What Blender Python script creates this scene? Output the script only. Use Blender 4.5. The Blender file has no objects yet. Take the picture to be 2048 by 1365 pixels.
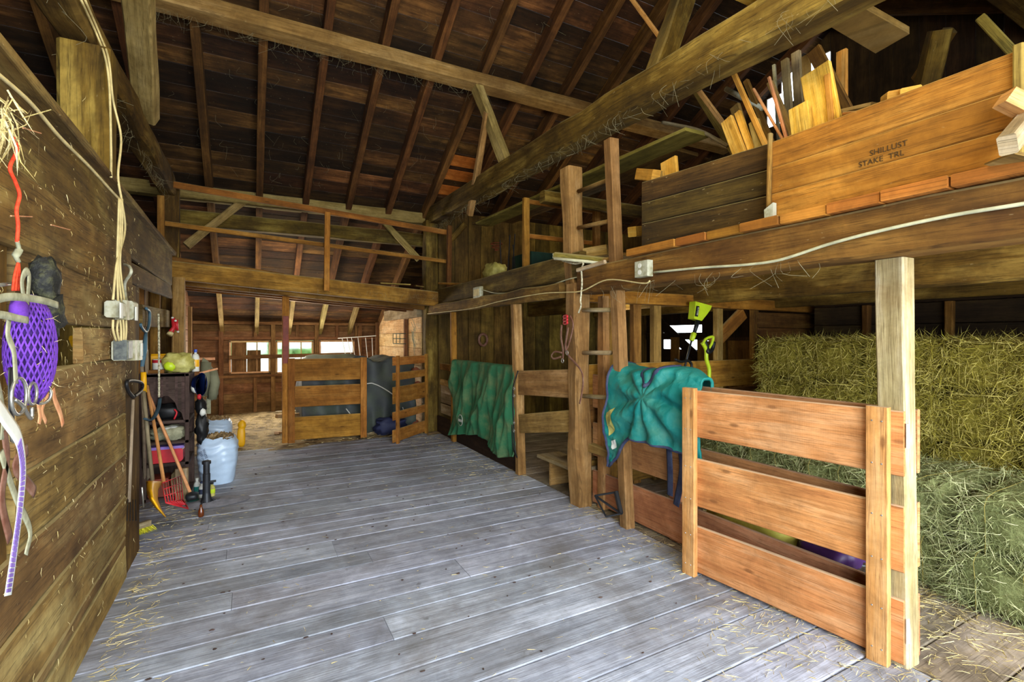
import bpy, math, random
from math import sin, cos, pi, sqrt
from mathutils import Vector as V, Matrix, noise

sc = bpy.context.scene
col = sc.collection

# ------------------------------------------------------------------ camera
F_PX, CX, HY = 980.0, 1024.0, 675.0          # focal length, centre column, horizon row of the 2048x1365 frame
EYE = 1.5
YAW = math.atan2(524, F_PX)                   # the camera looks this far right of the barn's long axis (+Y)
cam = bpy.data.objects.new('camera', bpy.data.cameras.new('camera'))
col.objects.link(cam)
cam.data.sensor_width = 36; cam.data.lens = F_PX / 2048 * 36
cam.data.shift_y = (HY - 682.5) / 2048
cam.data.clip_start = 0.02; cam.data.clip_end = 200
cam.location = (0, 0, EYE); cam.rotation_euler = (pi/2, 0, -YAW)
sc.camera = cam

# ------------------------------------------------------------------ daylight and exposure
world = bpy.data.worlds.new('sky'); sc.world = world
world.use_nodes = True
wn = world.node_tree.nodes['Background']
wn.inputs[0].default_value = (0.80, 0.90, 1.0, 1); wn.inputs[1].default_value = 7.0

def area(name, loc, aim, sx, sy, power, color=(1, 1, 1), spread=pi):
    l = bpy.data.lights.new(name, 'AREA'); l.shape = 'RECTANGLE'; l.size = sx; l.size_y = sy
    l.energy = power; l.color = color; l.spread = spread
    o = bpy.data.objects.new(name, l); col.objects.link(o)
    o.location = loc; o.rotation_euler = (V(aim) - V(loc)).to_track_quat('-Z', 'Y').to_euler()
    return o
# daylight through the wide doorway in the front wall, behind the photographer
area('doorway_daylight', (1.2, -1.5, 2.1), (1.6, 6, 1.3), 4.6, 3.2, 420, (0.88, 0.94, 1.0))
_s = bpy.data.lights.new('sun', 'SUN'); _s.energy = 5.0; _s.color = (1.0, .86, .62); _s.angle = .01
_so = bpy.data.objects.new('sun', _s); col.objects.link(_so); _so.location = (0, 20, 12); _so.rotation_euler = V((.12, -.866, -.5)).to_track_quat('-Z', 'Y').to_euler()
# daylight through the back windows
area('back_window_daylight', (0.6, 10.85, 1.15), (0.8, 5, 0.6), 2.4, 0.6, 75, (1.0, 0.94, 0.82))
# unseen point lamps added as fill to brighten the dark interior
def fill_lamp(name, loc, power, color, r=0.25):
    l = bpy.data.lights.new(name, 'POINT'); l.energy = power; l.color = color; l.shadow_soft_size = r
    o = bpy.data.objects.new(name, l); col.objects.link(o); o.location = loc
fill_lamp('loft_bulb', (0.9, 1.2, 3.9), 150, (1.0, 0.85, 0.50))
fill_lamp('stall_bulb', (4.2, 4.9, 1.75), 22, (1.0, 0.84, 0.5))
fill_lamp('hay_bay_bulb', (3.2, -0.6, 1.25), 46, (1.0, 0.92, 0.62))
fill_lamp('back_room_bulb', (0.6, 8.9, 1.9), 62, (1.0, 0.85, 0.6))
fill_lamp('upper_loft_bulb', (4.2, 5.4, 3.0), 26, (1.0, 0.82, 0.5))

sc.view_settings.view_transform = 'Standard'; sc.view_settings.look = 'None'
sc.view_settings.gamma = 1.0; sc.view_settings.use_curve_mapping = False
sc.view_settings.exposure = 0.0
try:
    sc.cycles.max_bounces = 8; sc.cycles.diffuse_bounces = 5; sc.cycles.sample_clamp_indirect = 6.0
except Exception: pass

SN, CN = sin(YAW), cos(YAW)
def P(px, py, X=None, Y=None, Z=None, d=None):
    """the point of the barn seen at photo pixel px,py that lies on the plane X, Y or Z (or at depth d)"""
    r = (px - CX) / F_PX; u = (HY - py) / F_PX
    D = V((SN + r*CN, CN - r*SN, u))
    if X is not None: t = X / D.x
    elif Y is not None: t = Y / D.y
    elif Z is not None: t = (Z - EYE) / D.z
    else: t = d
    return V((0, 0, EYE)) + D * t

# ------------------------------------------------------------------ colours and materials
def hx(s):
    s = s.lstrip('#'); c = [int(s[i:i+2], 16)/255 for i in (0, 2, 4)]
    return tuple(x/12.92 if x <= .04045 else ((x+.055)/1.055)**2.4 for x in c) + (1,)

class NT:
    def __init__(s, name):
        s.m = bpy.data.materials.new(name); s.m.use_nodes = True; s.t = s.m.node_tree
        s.b = s.t.nodes['Principled BSDF']; s.b.inputs['Roughness'].default_value = .8
        s.b.inputs['Specular IOR Level'].default_value = .25
    def n(s, typ, ins=None, **kw):
        x = s.t.nodes.new(typ)
        for k, v in kw.items(): setattr(x, k, v)
        for k, v in (ins or {}).items(): s.put(x.inputs[k], v)
        return x
    def put(s, sock, v):
        if isinstance(v, bpy.types.NodeSocket): s.t.links.new(v, sock)
        else: sock.default_value = v
    def math(s, op, a, b=0.0, clamp=False):
        x = s.n('ShaderNodeMath', {0: a, 1: b}, operation=op); x.use_clamp = clamp; return x.outputs[0]
    def mix(s, f, a, b, mode='MIX'):
        x = s.n('ShaderNodeMix', data_type='RGBA', blend_type=mode)
        s.put(x.inputs[0], f); s.put(x.inputs[6], a); s.put(x.inputs[7], b); return x.outputs[2]
    def ramp(s, f, stops, interp='LINEAR'):
        x = s.n('ShaderNodeValToRGB', {0: f}); e = x.color_ramp.elements; x.color_ramp.interpolation = interp
        while len(e) < len(stops): e.new(.5)
        for q, (p, c) in zip(e, stops): q.position = p; q.color = c if len(c) == 4 else tuple(c)+(1,)
        return x.outputs[0]
    def noise(s, vec, scale, detail=4, rough=.6, dist=0.0):
        return s.n('ShaderNodeTexNoise', {'Vector': vec, 'Scale': scale, 'Detail': detail, 'Roughness': rough, 'Distortion': dist}).outputs[0]
    def mapr(s, f, a, b, c=0.0, d=1.0):
        return s.n('ShaderNodeMapRange', {0: f, 1: a, 2: b, 3: c, 4: d}).outputs[0]

def wood(name, dark, mid, light, dust=None, dust_amt=.7, var=.5, grain=26, tone=.5, rough=.85, stain=None, stain_amt=.5,
         saw=0.0, knots=0.0, bump=.4, flecks=0.0, gscale=1.3, grime=None):
    n = NT(name)
    uv = n.n('ShaderNodeTexCoord').outputs['UV']
    at = n.n('ShaderNodeAttribute', attribute_name='rnd'); rnd = at.outputs['Fac']
    off = n.n('ShaderNodeCombineXYZ', {0: n.math('MULTIPLY', rnd, 37.0), 1: n.math('MULTIPLY', rnd, 91.0)}).outputs[0]
    vec = n.n('ShaderNodeVectorMath', {0: uv, 1: off}, operation='ADD').outputs[0]
    g1 = n.noise(n.n('ShaderNodeVectorMath', {0: vec, 1: (gscale, grain, 1)}, operation='MULTIPLY').outputs[0], 1.0, 6, .65, .35)
    g2 = n.noise(n.n('ShaderNodeVectorMath', {0: vec, 1: (6, grain*4, 1)}, operation='MULTIPLY').outputs[0], 1.0, 3, .6)
    t = n.noise(n.n('ShaderNodeVectorMath', {0: vec, 1: (1.1, 3.2, 1)}, operation='MULTIPLY').outputs[0], 1.0, 4, .6, .5)
    f = n.math('ADD', n.math('MULTIPLY', n.mapr(g1, .3, .7), 1-tone), n.math('MULTIPLY', n.mapr(t, .3, .7), tone))
    f = n.math('ADD', n.math('MULTIPLY', f, .82), n.math('MULTIPLY', g2, .18))
    c = n.ramp(f, [(.12, dark), (.5, mid), (.86, light)])
    br = n.mapr(rnd, 0, 1, 1-var*.6, 1+var*.6)
    hs = n.n('ShaderNodeHueSaturation', {'Hue': n.mapr(n.math('FRACT', n.math('MULTIPLY', rnd, 7.3)), 0, 1, .487, .513), 'Saturation': 1.0, 'Value': br, 'Color': c})
    c = hs.outputs[0]
    g3 = n.noise(n.n('ShaderNodeVectorMath', {0: vec, 1: (.7, grain*2.3, 1)}, operation='MULTIPLY').outputs[0], 1.0, 4, .7, .2)
    crack = n.mapr(n.math('ABSOLUTE', n.math('SUBTRACT', g3, .5)), 0, .022, .62, 0)
    c = n.mix(crack, c, tuple(x*.45 for x in dark[:3])+(1,))
    mo = n.noise(n.n('ShaderNodeTexCoord').outputs['Object'], 5.5, 6, .72, .4)
    c = n.n('ShaderNodeHueSaturation', {'Hue': .5, 'Saturation': 1.0, 'Value': n.mapr(mo, .3, .7, .70, 1.28), 'Color': c}).outputs[0]
    if knots:
        kv = n.n('ShaderNodeVectorMath', {0: vec, 1: (1.3, 3.4, 1)}, operation='MULTIPLY').outputs[0]
        kn = n.n('ShaderNodeTexVoronoi', {'Vector': kv, 'Scale': 1.0, 'Randomness': 1.0}, voronoi_dimensions='2D').outputs['Distance']
        c = n.mix(n.mapr(kn, .022, .05, .9*knots, 0), c, tuple(x*.35 for x in dark[:3])+(1,))
    if saw:
        w = n.n('ShaderNodeTexWave', {'Vector': uv, 'Scale': 28.0, 'Distortion': 2.0, 'Detail': 2.0, 'Detail Scale': .6}, wave_type='BANDS', bands_direction='X').outputs['Fac']
        m = n.mapr(n.noise(vec, 1.4, 2), .48, .62)
        c = n.mix(n.math('MULTIPLY', n.math('MULTIPLY', w, m), saw), c, light)
    obj = n.n('ShaderNodeTexCoord').outputs['Object']
    if stain:
        s1 = n.noise(obj, 1.3, 6, .7, .6)
        c = n.mix(n.math('MULTIPLY', n.mapr(s1, .45, .68), stain_amt), c, stain)
    if grime:
        s4 = n.noise(n.n('ShaderNodeVectorMath', {0: obj, 1: (.55, 1.6, 1)}, operation='MULTIPLY').outputs[0], 1.0, 7, .68, .8)
        c = n.mix(n.mapr(s4, .56, .70, 0, .62), c, grime)
        s5 = n.noise(obj, 7.0, 4, .6)
        c = n.mix(n.mapr(s5, .68, .74, 0, .55), c, grime)
    if flecks:
        s2 = n.noise(n.n('ShaderNodeVectorMath', {0: vec, 1: (24, 60, 1)}, operation='MULTIPLY').outputs[0], 1.0, 2, .5)
        c = n.mix(n.math('MULTIPLY', n.mapr(s2, .70, .76), flecks*.45), c, hx('#cbb98a'))
    if dust:
        nz = n.n('ShaderNodeSeparateXYZ', {0: n.n('ShaderNodeNewGeometry').outputs['Normal']}).outputs[2]
        s3 = n.noise(obj, 9, 4)
        c = n.mix(n.math('MULTIPLY', n.math('MULTIPLY', n.mapr(nz, .4, .85), n.mapr(s3, .2, .5, .6, 1)), dust_amt), c, dust)
    n.put(n.b.inputs['Base Color'], c); n.b.inputs['Roughness'].default_value = rough
    hh = n.math('ADD', n.math('MULTIPLY', g1, .7), n.math('MULTIPLY', g2, .3))
    n.put(n.b.inputs['Normal'], n.n('ShaderNodeBump', {'Height': hh, 'Strength': bump, 'Distance': .01}).outputs[0])
    return n.m

def plain(name, c, rough=.6, var=.12, metal=0.0, scale=8, bump=.0, c2=None, spec=.4, alpha=None, trans=0.0, stops=(.4, .65)):
    n = NT(name)
    obj = n.n('ShaderNodeTexCoord').outputs['Object']
    f = n.noise(obj, scale, 5, .65)
    c2 = c2 or tuple(x*(1-var*3) for x in c[:3])+(1,)
    n.put(n.b.inputs['Base Color'], n.mix(n.mapr(f, *stops), c, c2))
    n.b.inputs['Roughness'].default_value = rough; n.b.inputs['Metallic'].default_value = metal
    n.b.inputs['Specular IOR Level'].default_value = spec
    if trans: n.b.inputs['Transmission Weight'].default_value = trans
    if alpha is not None: n.b.inputs['Alpha'].default_value = alpha
    if bump: n.put(n.b.inputs['Normal'], n.n('ShaderNodeBump', {'Height': f, 'Strength': bump, 'Distance': .02}).outputs[0])
    return n.m

DUST = hx('#a89a6a')
M = {}
M['roof'] = wood('roof_boards', hx('#171006'), hx('#452c14'), hx('#7a542a'), var=1.3, grain=14, tone=.55, stain=hx('#1b130c'), stain_amt=.75, flecks=.5, bump=.5)
M['roof_new'] = wood('new_roof_board', hx('#8a4d16'), hx('#b06d26'), hx('#c98a3c'), var=.4, grain=14, knots=.8)
M['rafter'] = wood('rafter_wood', hx('#2c190c'), hx('#5a3819'), hx('#80562a'), var=.5, grain=20, stain=hx('#1d1008'), stain_amt=.5)
M['hewn'] = wood('hewn_oak', hx('#2a1d08'), hx('#6a501b'), hx('#a88c44'), dust=DUST, var=.5, grain=10, tone=.6, stain=hx('#2a1a08'), stain_amt=.7, flecks=.6, bump=.9)
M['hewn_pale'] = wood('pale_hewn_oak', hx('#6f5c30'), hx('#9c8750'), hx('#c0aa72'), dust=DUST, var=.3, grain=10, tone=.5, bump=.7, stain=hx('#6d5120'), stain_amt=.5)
M['beam'] = wood('beam_wood', hx('#3a210c'), hx('#78501f'), hx('#a87a3a'), dust=DUST, var=.5, grain=13, tone=.55, stain=hx('#46280e'), stain_amt=.6, flecks=.5, bump=.6)
M['loftgold'] = wood('stained_loft_beam', hx('#4f320f'), hx('#a0742a'), hx('#caa04e'), dust=DUST, var=.2, grain=10, tone=.6, stain=hx('#4a2e0e'), stain_amt=.8, flecks=.4, bump=.6)
M['gold'] = wood('amber_plank', hx('#6b4214'), hx('#a26a22'), hx('#c68e3c'), dust=hx('#c4a05a'), var=.4, grain=12, knots=.7, stain=hx('#6f4614'), stain_amt=.5, flecks=.3)
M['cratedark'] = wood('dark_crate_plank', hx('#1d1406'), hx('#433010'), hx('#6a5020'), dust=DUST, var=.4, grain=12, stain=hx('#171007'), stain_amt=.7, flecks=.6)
M['lumber'] = wood('fresh_lumber', hx('#a87022'), hx('#d39a3c'), hx('#e9bf68'), var=.5, grain=16, knots=.5)
M['lumber2'] = wood('weathered_lumber', hx('#6d5524'), hx('#9c8040'), hx('#c0a768'), var=.5, grain=14, stain=hx('#5a431a'))
M['gate'] = wood('new_gate_board', hx('#96582a'), hx('#c68a4e'), hx('#e0b07a'), dust=hx('#c2ab8c'), dust_amt=.9, var=.25, grain=18, saw=.07, knots=.7, stain=hx('#95602f'), stain_amt=.5)
M['gateback'] = wood('fence_board', hx('#8c5630'), hx('#b47c4e'), hx('#cc9a6c'), dust=hx('#a08870'), dust_amt=.9, var=.3, grain=14, saw=.05, knots=.5, stain=hx('#6b4024'), stain_amt=.5)
M['gateold'] = wood('old_gate_board', hx('#6a3f12'), hx('#a06a26'), hx('#bd8840'), dust=DUST, var=.35, grain=13, knots=.7, stain=hx('#4f300f'), stain_amt=.6)
M['postgrey'] = wood('weathered_post', hx('#77643c'), hx('#a3906a'), hx('#c9bba0'), var=.3, grain=14, stain=hx('#6b4c2a'), stain_amt=.6, bump=.5)
M['postwarm'] = wood('warm_post', hx('#6b4b22'), hx('#9c7844'), hx('#bf9d68'), dust=DUST, var=.35, grain=14, stain=hx('#5a3d1a'), stain_amt=.6, flecks=.3, bump=.6)
M['leftwall'] = wood('old_partition_board', hx('#3f2b12'), hx('#836436'), hx('#ae9762'), dust=DUST, var=.5, grain=9, tone=.65, stain=hx('#3b2610'), stain_amt=.65, flecks=.9, bump=.8)
M['leftdark'] = wood('dark_rail_board', hx('#36240c'), hx('#6c5224'), hx('#988248'), dust=DUST, var=.4, grain=9, tone=.65, stain=hx('#2c1c0a'), stain_amt=.7, flecks=.9, bump=.8)
M['stud'] = wood('wall_board', hx('#40280f'), hx('#74501f'), hx('#9c7738'), var=.55, grain=11, stain=hx('#33200c'), stain_amt=.7, flecks=.3)
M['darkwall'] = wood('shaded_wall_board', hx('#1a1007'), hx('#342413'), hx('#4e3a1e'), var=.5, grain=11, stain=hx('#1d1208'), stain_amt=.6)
M['vert'] = wood('stall_wall_board', hx('#30230a'), hx('#665020'), hx('#8f7634'), var=.6, grain=9, stain=hx('#241a08'), stain_amt=.7)
M['backwall'] = wood('back_wall_board', hx('#4a2f18'), hx('#7a5632'), hx('#9a7650'), var=.35, grain=10, stain=hx('#3e2612'), stain_amt=.6)
M['palewall'] = wood('whitewashed_board', hx('#a8743e'), hx('#cfa574'), hx('#e0c49c'), var=.25, grain=8, stain=hx('#9a6a3c'), stain_amt=.4)  # pale tone carries the daylight falling on the inner right wall
M['floor'] = wood('floor_plank', hx('#7f838e'), hx('#a3a9b8'), hx('#c4cada'), grime=hx('#54524e'), var=.24, grain=22, tone=.35, stain=hx('#6e675f'), stain_amt=.6, bump=.5, rough=.8, gscale=.9)
M['floorbrown'] = wood('bay_floor_plank', hx('#5a5040'), hx('#8c806e'), hx('#aca294'), var=.4, grain=14, tone=.6, stain=hx('#4f4434'), stain_amt=.7)
M['dirt'] = plain('dirt_floor', hx('#a8936a'), .95, scale=7, c2=hx('#54452c'), bump=.8)
M['shelf'] = wood('brown_painted_shelf', hx('#2b201c'), hx('#483832'), hx('#63504a'), var=.2, grain=8, bump=.2)
M['rust'] = plain('rust_red_post_paint', hx('#8c3a26'), .6, scale=5, c2=hx('#5e2617'))
M['dustyblack'] = plain('dusty_black_leather', hx('#1b1c1a'), .7, scale=22, c2=hx('#5a5a3a'), bump=.6, stops=(.5, .75))
M['black'] = plain('black_plastic', hx('#17181a'), .5)
M['blackmetal'] = plain('dark_steel', hx('#3a3c40'), .45, metal=.6)
M['steel'] = plain('steel', hx('#b9b7ae'), .35, metal=.8)
M['rope'] = plain('braided_rope', hx('#d6cfb0'), .9, scale=60, c2=hx('#6d644a'))
M['wire'] = plain('cream_cable', hx('#dcc98e'), .6)
M['wirewhite'] = plain('white_cable', hx('#c9c7a4'), .6)
M['box'] = plain('grey_junction_box', hx('#b7b7a2'), .5, scale=14, c2=hx('#85805c'))
M['boxdark'] = plain('dark_switch_face', hx('#3a3f42'), .5, scale=20, c2=hx('#6f746c'))
M['green'] = plain('green_blanket_cloth', hx('#2b6a46'), .9, scale=5, c2=hx('#667a50'), bump=.7, stops=(.45, .68))
M['teal'] = plain('teal_quilted_nylon', hx('#0f7a74'), .6, scale=5, c2=hx('#3f8472'), bump=.9, spec=.4, stops=(.45, .7))
M['navy'] = plain('navy_webbing', hx('#2e3552'), .9, c2=hx('#4a5168'))
M['tarp'] = plain('charcoal_tarp', hx('#3e4244'), .6, scale=3, c2=hx('#4e5648'), bump=.2)
M['tarpblue'] = plain('dark_blue_tarp', hx('#33385a'), .6, scale=3)
M['lime'] = plain('lime_plastic', hx('#c6e02a'), .4, var=.05)
M['red'] = plain('red_plastic', hx('#c62630'), .45, var=.08)
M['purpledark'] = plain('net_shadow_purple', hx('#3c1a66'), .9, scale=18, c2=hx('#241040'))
M['redrope'] = plain('orange_red_cord', hx('#ee4a26'), .8, scale=90, c2=hx('#c43316'))
M['purple'] = plain('purple_net', hx('#6c38a8'), .85, scale=30, c2=hx('#4c2482'))
M['leather'] = plain('brown_leather', hx('#6e4433'), .6, scale=20, c2=hx('#8d6a58'))
M['halterweb'] = plain('dusty_strap_webbing', hx('#86856a'), .9, scale=25, c2=hx('#a8a68a'))
M['peach'] = plain('peach_webbing', hx('#d39a6e'), .85, scale=30, c2=hx('#c07a50'))
M['yellow'] = plain('yellow_plastic', hx('#f2b213'), .45, var=.06)
M['brushy'] = plain('yellow_bristles', hx('#e8e23a'), .8, scale=60, c2=hx('#b4a820'))
M['handle'] = wood('ash_handle', hx('#a86a35'), hx('#cf9258'), hx('#e0ae78'), var=.2, grain=10, bump=.1)
M['handlegrey'] = wood('grey_ash_handle', hx('#6a5c44'), hx('#94846a'), hx('#b3a58c'), var=.2, grain=10, bump=.1)
M['blueshaft'] = plain('blue_grey_shaft', hx('#54778a'), .5)
M['rubber'] = plain('rubber_pad', hx('#3f5a6a'), .8)
M['bag'] = plain('pale_blue_plastic_film', hx('#bcd2ea'), .3, var=.04, spec=.5)
M['shavings'] = plain('wood_shavings', hx('#b89a6c'), .95, scale=40, c2=hx('#6d5a3c'), bump=.8)
M['ink'] = plain('dark_blue_ink', hx('#26365e'), .8)
M['inkblack'] = plain('black_ink', hx('#181818'), .8)
M['inkbrown'] = plain('brown_stencil_ink', hx('#4a3414'), .9)
M['white'] = plain('white_paint', hx('#dcdcd2'), .6, var=.06)
M['glasspane'] = plain('window_glass', hx('#e8f0ee'), .05, var=.02, trans=1.0, spec=.5)
M['tube'] = plain('milky_glass_tube', hx('#d8d6b4'), .3, var=.05)
M['olive'] = plain('olive_feed_bag', hx('#a39a4a'), .5, scale=10, c2=hx('#cfc97a'))
M['feedyellow'] = plain('yellow_feed_sack', hx('#b9b044'), .6, scale=6, c2=hx('#8e8a3c'), bump=.3)
M['feedpurple'] = plain('purple_feed_sack', hx('#3c1c52'), .5, scale=5)
M['greenwall'] = plain('dark_green_crate_plastic', hx('#153a2e'), .7)
M['jacket'] = plain('grey_green_jacket_cloth', hx('#7d7c62'), .9, scale=6, c2=hx('#67664e'))
M['olivepole'] = wood('peeled_pole', hx('#4a4216'), hx('#7a6c2c'), hx('#9c8e48'), dust=DUST, var=.2, grain=6)
M['leaf'] = plain('foliage', hx('#6e9a4a'), .8, scale=2.0, c2=hx('#a8c890'))
M['ground'] = plain('pale_gravel', hx('#c4bfae'), .95, scale=3)
M['siding'] = plain('white_siding', hx('#e6e0d2'), .7, var=.03)
M['brickred'] = plain('terracotta', hx('#a05a3a'), .9)
M['brown_glass'] = plain('amber_glass', hx('#6a3210'), .2, spec=.6)
M['blue'] = plain('blue_plastic', hx('#2f52c0'), .4)
M['lavender'] = plain('lavender_lid', hx('#8a6fc0'), .5)
M['darkgreen'] = plain('dark_green_bristles', hx('#12463a'), .8, scale=60, c2=hx('#0a2a24'))
M['cement'] = plain('spilled_cement', hx('#9a9aa4'), .95, scale=12)

def hay_mat(name, c1, c2, c3):
    n = NT(name)
    rnd = n.n('ShaderNodeAttribute', attribute_name='rnd').outputs['Fac']
    f = n.noise(n.n('ShaderNodeTexCoord').outputs['Object'], 14, 5, .7)
    c = n.ramp(n.math('ADD', n.math('MULTIPLY', rnd, .6), n.math('MULTIPLY', f, .4)), [(.15, c1), (.5, c2), (.85, c3)])
    n.put(n.b.inputs['Base Color'], c); n.b.inputs['Roughness'].default_value = .85
    n.put(n.b.inputs['Normal'], n.n('ShaderNodeBump', {'Height': f, 'Strength': .8, 'Distance': .03}).outputs[0])
    return n.m
M['hay'] = hay_mat('hay', hx('#5c5418'), hx('#9c9034'), hx('#dcce7c'))
M['haygrey'] = hay_mat('older_hay', hx('#5c6238'), hx('#99a068'), hx('#d2d0a2'))
M['straw'] = hay_mat('straw_bits', hx('#a08c4c'), hx('#cdb97c'), hx('#e8d8a6'))
M['web'] = plain('cobweb', hx('#8f8768'), .95)
M['twine'] = plain('baling_twine', hx('#a89a50'), .9)
# ------------------------------------------------------------------ geometry helpers
R = random.Random(7)
def wpos(o):
    p = V(o.location)
    while o.parent: o = o.parent; p += V(o.location)
    return p
def setp(o, label=None, cat=None, group=None, kind=None):
    if label: o['label'] = label
    if cat: o['category'] = cat
    if group: o['group'] = group
    if kind: o['kind'] = kind
    return o
def root(name, loc, label, cat, group=None):
    o = bpy.data.objects.new(name, None); col.objects.link(o); o.location = V(loc); o.empty_display_size = .1
    return setp(o, label, cat, group)
class MB:
    def __init__(s): s.v = []; s.f = []; s.uv = []; s.r = []
    def face(s, idx, uvs=None, r=0.5):
        s.f.append(idx); s.uv.append(uvs or [(s.v[i].x + s.v[i].y*.37, s.v[i].z) for i in idx]); s.r.append(r)
    def beam(s, p0, p1, w, h, up=(0, 0, 1), seg=1, jit=0.0, bev=.005, r=None, w1=None, h1=None, bow=0.0, roll=0.0):
        p0 = V(p0); p1 = V(p1); d = p1 - p0; L = d.length
        if L < 1e-5: return s
        d.normalize(); up = V(up)
        if abs(d.dot(up.normalized())) > .98: up = V((0, 1, 0)) if abs(d.y) < .9 else V((1, 0, 0))
        sd = d.cross(up).normalized(); u2 = sd.cross(d).normalized()
        if roll: m = Matrix.Rotation(roll, 3, d); sd = m @ sd; u2 = m @ u2
        r = R.random() if r is None else r
        w1 = w if w1 is None else w1; h1 = h if h1 is None else h1
        b = min(bev, w*.3, h*.3); base = len(s.v)
        cs = [(-.5, -.5, 1, 0), (.5, -.5, -1, 0), (.5, -.5, 0, 1), (.5, .5, 0, -1), (.5, .5, -1, 0), (-.5, .5, 1, 0), (-.5, .5, 0, -1), (-.5, -.5, 0, 1)]
        so = R.random()*50
        for i in range(seg+1):
            t = i/seg; ww = w+(w1-w)*t; hh = h+(h1-h)*t
            c = p0 + d*(L*t) + u2*(bow*sin(pi*t))
            for k, (a, q, bx, by) in enumerate(cs):
                x = a*ww + bx*b; y = q*hh + by*b
                if jit:
                    nn = noise.noise_vector(V((so + t*L*2.2, a*1.3, q*1.3)))
                    x += nn.x*jit; y += nn.y*jit
                s.v.append(c + sd*x + u2*y)
        per = [0, w, w+.004, w+h, w+h+.004, 2*w+h, 2*w+h+.004, 2*w+2*h, 2*w+2*h+.004]
        for i in range(seg):
            a0 = base+i*8; u0 = L*i/seg; u1 = L*(i+1)/seg
            for k in range(8):
                k2 = (k+1) % 8
                s.face([a0+k, a0+k2, a0+8+k2, a0+8+k][::-1], [(u0, per[k]), (u0, per[k+1]), (u1, per[k+1]), (u1, per[k])][::-1], r)
        s.face([base+k for k in range(8)], [(cs[k][0]*w*.1, cs[k][1]*h) for k in range(8)], r)
        e = base+seg*8
        s.face([e+k for k in range(8)][::-1], [(cs[k][0]*w*.1, cs[k][1]*h) for k in range(8)][::-1], r)
        return s
    def box(s, x0, x1, y0, y1, z0, z1, r=None, bev=.004):
        a, b, c = x1-x0, y1-y0, z1-z0
        if a >= b and a >= c: return s.beam((x0, (y0+y1)/2, (z0+z1)/2), (x1, (y0+y1)/2, (z0+z1)/2), b, c, r=r, bev=bev)
        if b >= c: return s.beam(((x0+x1)/2, y0, (z0+z1)/2), ((x0+x1)/2, y1, (z0+z1)/2), a, c, r=r, bev=bev)
        return s.beam(((x0+x1)/2, (y0+y1)/2, z0), ((x0+x1)/2, (y0+y1)/2, z1), a, b, up=(0, 1, 0), r=r, bev=bev)
    def tube(s, pts, rad, n=8, r=None, caps=True, flat=None):
        pts = [V(p) for p in pts]; r = R.random() if r is None else r
        rr = rad if isinstance(rad, (list, tuple)) else [rad]*len(pts)
        base = len(s.v); pu = None; L = 0
        for i, p in enumerate(pts):
            d = (pts[min(i+1, len(pts)-1)] - pts[max(i-1, 0)])
            if d.length < 1e-6: d = V((0, 0, 1))
            d.normalize()
            if pu is None: pu = V((0, 0, 1)) if abs(d.z) < .9 else V((0, 1, 0))
            if flat is not None: pu = V(flat)
            sd = d.cross(pu)
            if sd.length < 1e-4: sd = d.orthogonal()
            sd.normalize(); u2 = sd.cross(d).normalized(); pu = u2
            a, b = (rr[i] if isinstance(rr[i], (list, tuple)) else (rr[i], rr[i]))
            for k in range(n): s.v.append(p + sd*(a*cos(2*pi*k/n)) + u2*(b*sin(2*pi*k/n)))
        for i in range(len(pts)-1):
            seg = (pts[i+1]-pts[i]).length
            for k in range(n):
                k2 = (k+1) % n; a0 = base+i*n
                q = .02*6.28/n
                s.face([a0+k, a0+k2, a0+n+k2, a0+n+k][::-1], [(L, k*q), (L, (k+1)*q), (L+seg, (k+1)*q), (L+seg, k*q)][::-1], r)
            L += seg
        if caps:
            s.face([base+k for k in range(n)], None, r); e = base+(len(pts)-1)*n
            s.face([e+k for k in range(n)][::-1], None, r)
        return s
    def lathe(s, c, prof, n=20, axis=(0, 0, 1), r=None):
        c = V(c); ax = V(axis).normalized()
        pts = [c + ax*h for (_, h) in prof]
        d = ax; u = V((0, 1, 0)) if abs(d.y) < .9 else V((1, 0, 0)); sd = d.cross(u).normalized(); u2 = sd.cross(d)
        base = len(s.v); r = R.random() if r is None else r
        for (ra, h), p in zip(prof, pts):
            for k in range(n): s.v.append(p + sd*(ra*cos(2*pi*k/n)) + u2*(ra*sin(2*pi*k/n)))
        for i in range(len(prof)-1):
            for k in range(n):
                k2 = (k+1) % n; a0 = base+i*n; s.face([a0+k, a0+k2, a0+n+k2, a0+n+k][::-1], None, r)
        s.face([base+k for k in range(n)], None, r); e = base+(len(prof)-1)*n; s.face([e+k for k in range(n)][::-1], None, r)
        return s
    def blob(s, c, rx, ry, rz, jit=.1, n=12, m=8, p=1.0, freq=3.0, r=None):
        """a rounded lump: superellipsoid with noise"""
        c = V(c); base = len(s.v); r = R.random() if r is None else r; so = R.random()*90
        sg = lambda x: (1 if x >= 0 else -1)*abs(x)**p
        for j in range(m+1):
            th = -pi/2 + pi*j/m
            for k in range(n):
                ph = 2*pi*k/n
                q = V((sg(cos(th))*sg(cos(ph)), sg(cos(th))*sg(sin(ph)), sg(sin(th))))
                nz = 1 + jit*noise.noise(q*freq + V((so, 0, 0)))*2
                s.v.append(c + V((q.x*rx, q.y*ry, q.z*rz))*nz)
        for j in range(m):
            for k in range(n):
                k2 = (k+1) % n; a = base+j*n
                s.face([a+k, a+k2, a+n+k2, a+n+k], None, r)
        return s
    def grid(s, fn, nu, nv, r=None):
        base = len(s.v); r = R.random() if r is None else r
        for j in range(nv+1):
            for i in range(nu+1): s.v.append(V(fn(i/nu, j/nv)))
        for j in range(nv):
            for i in range(nu):
                a = base+j*(nu+1)+i
                s.face([a, a+1, a+nu+2, a+nu+1], [(i/nu, j/nv), ((i+1)/nu, j/nv), ((i+1)/nu, (j+1)/nv), (i/nu, (j+1)/nv)], r)
        return s
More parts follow.
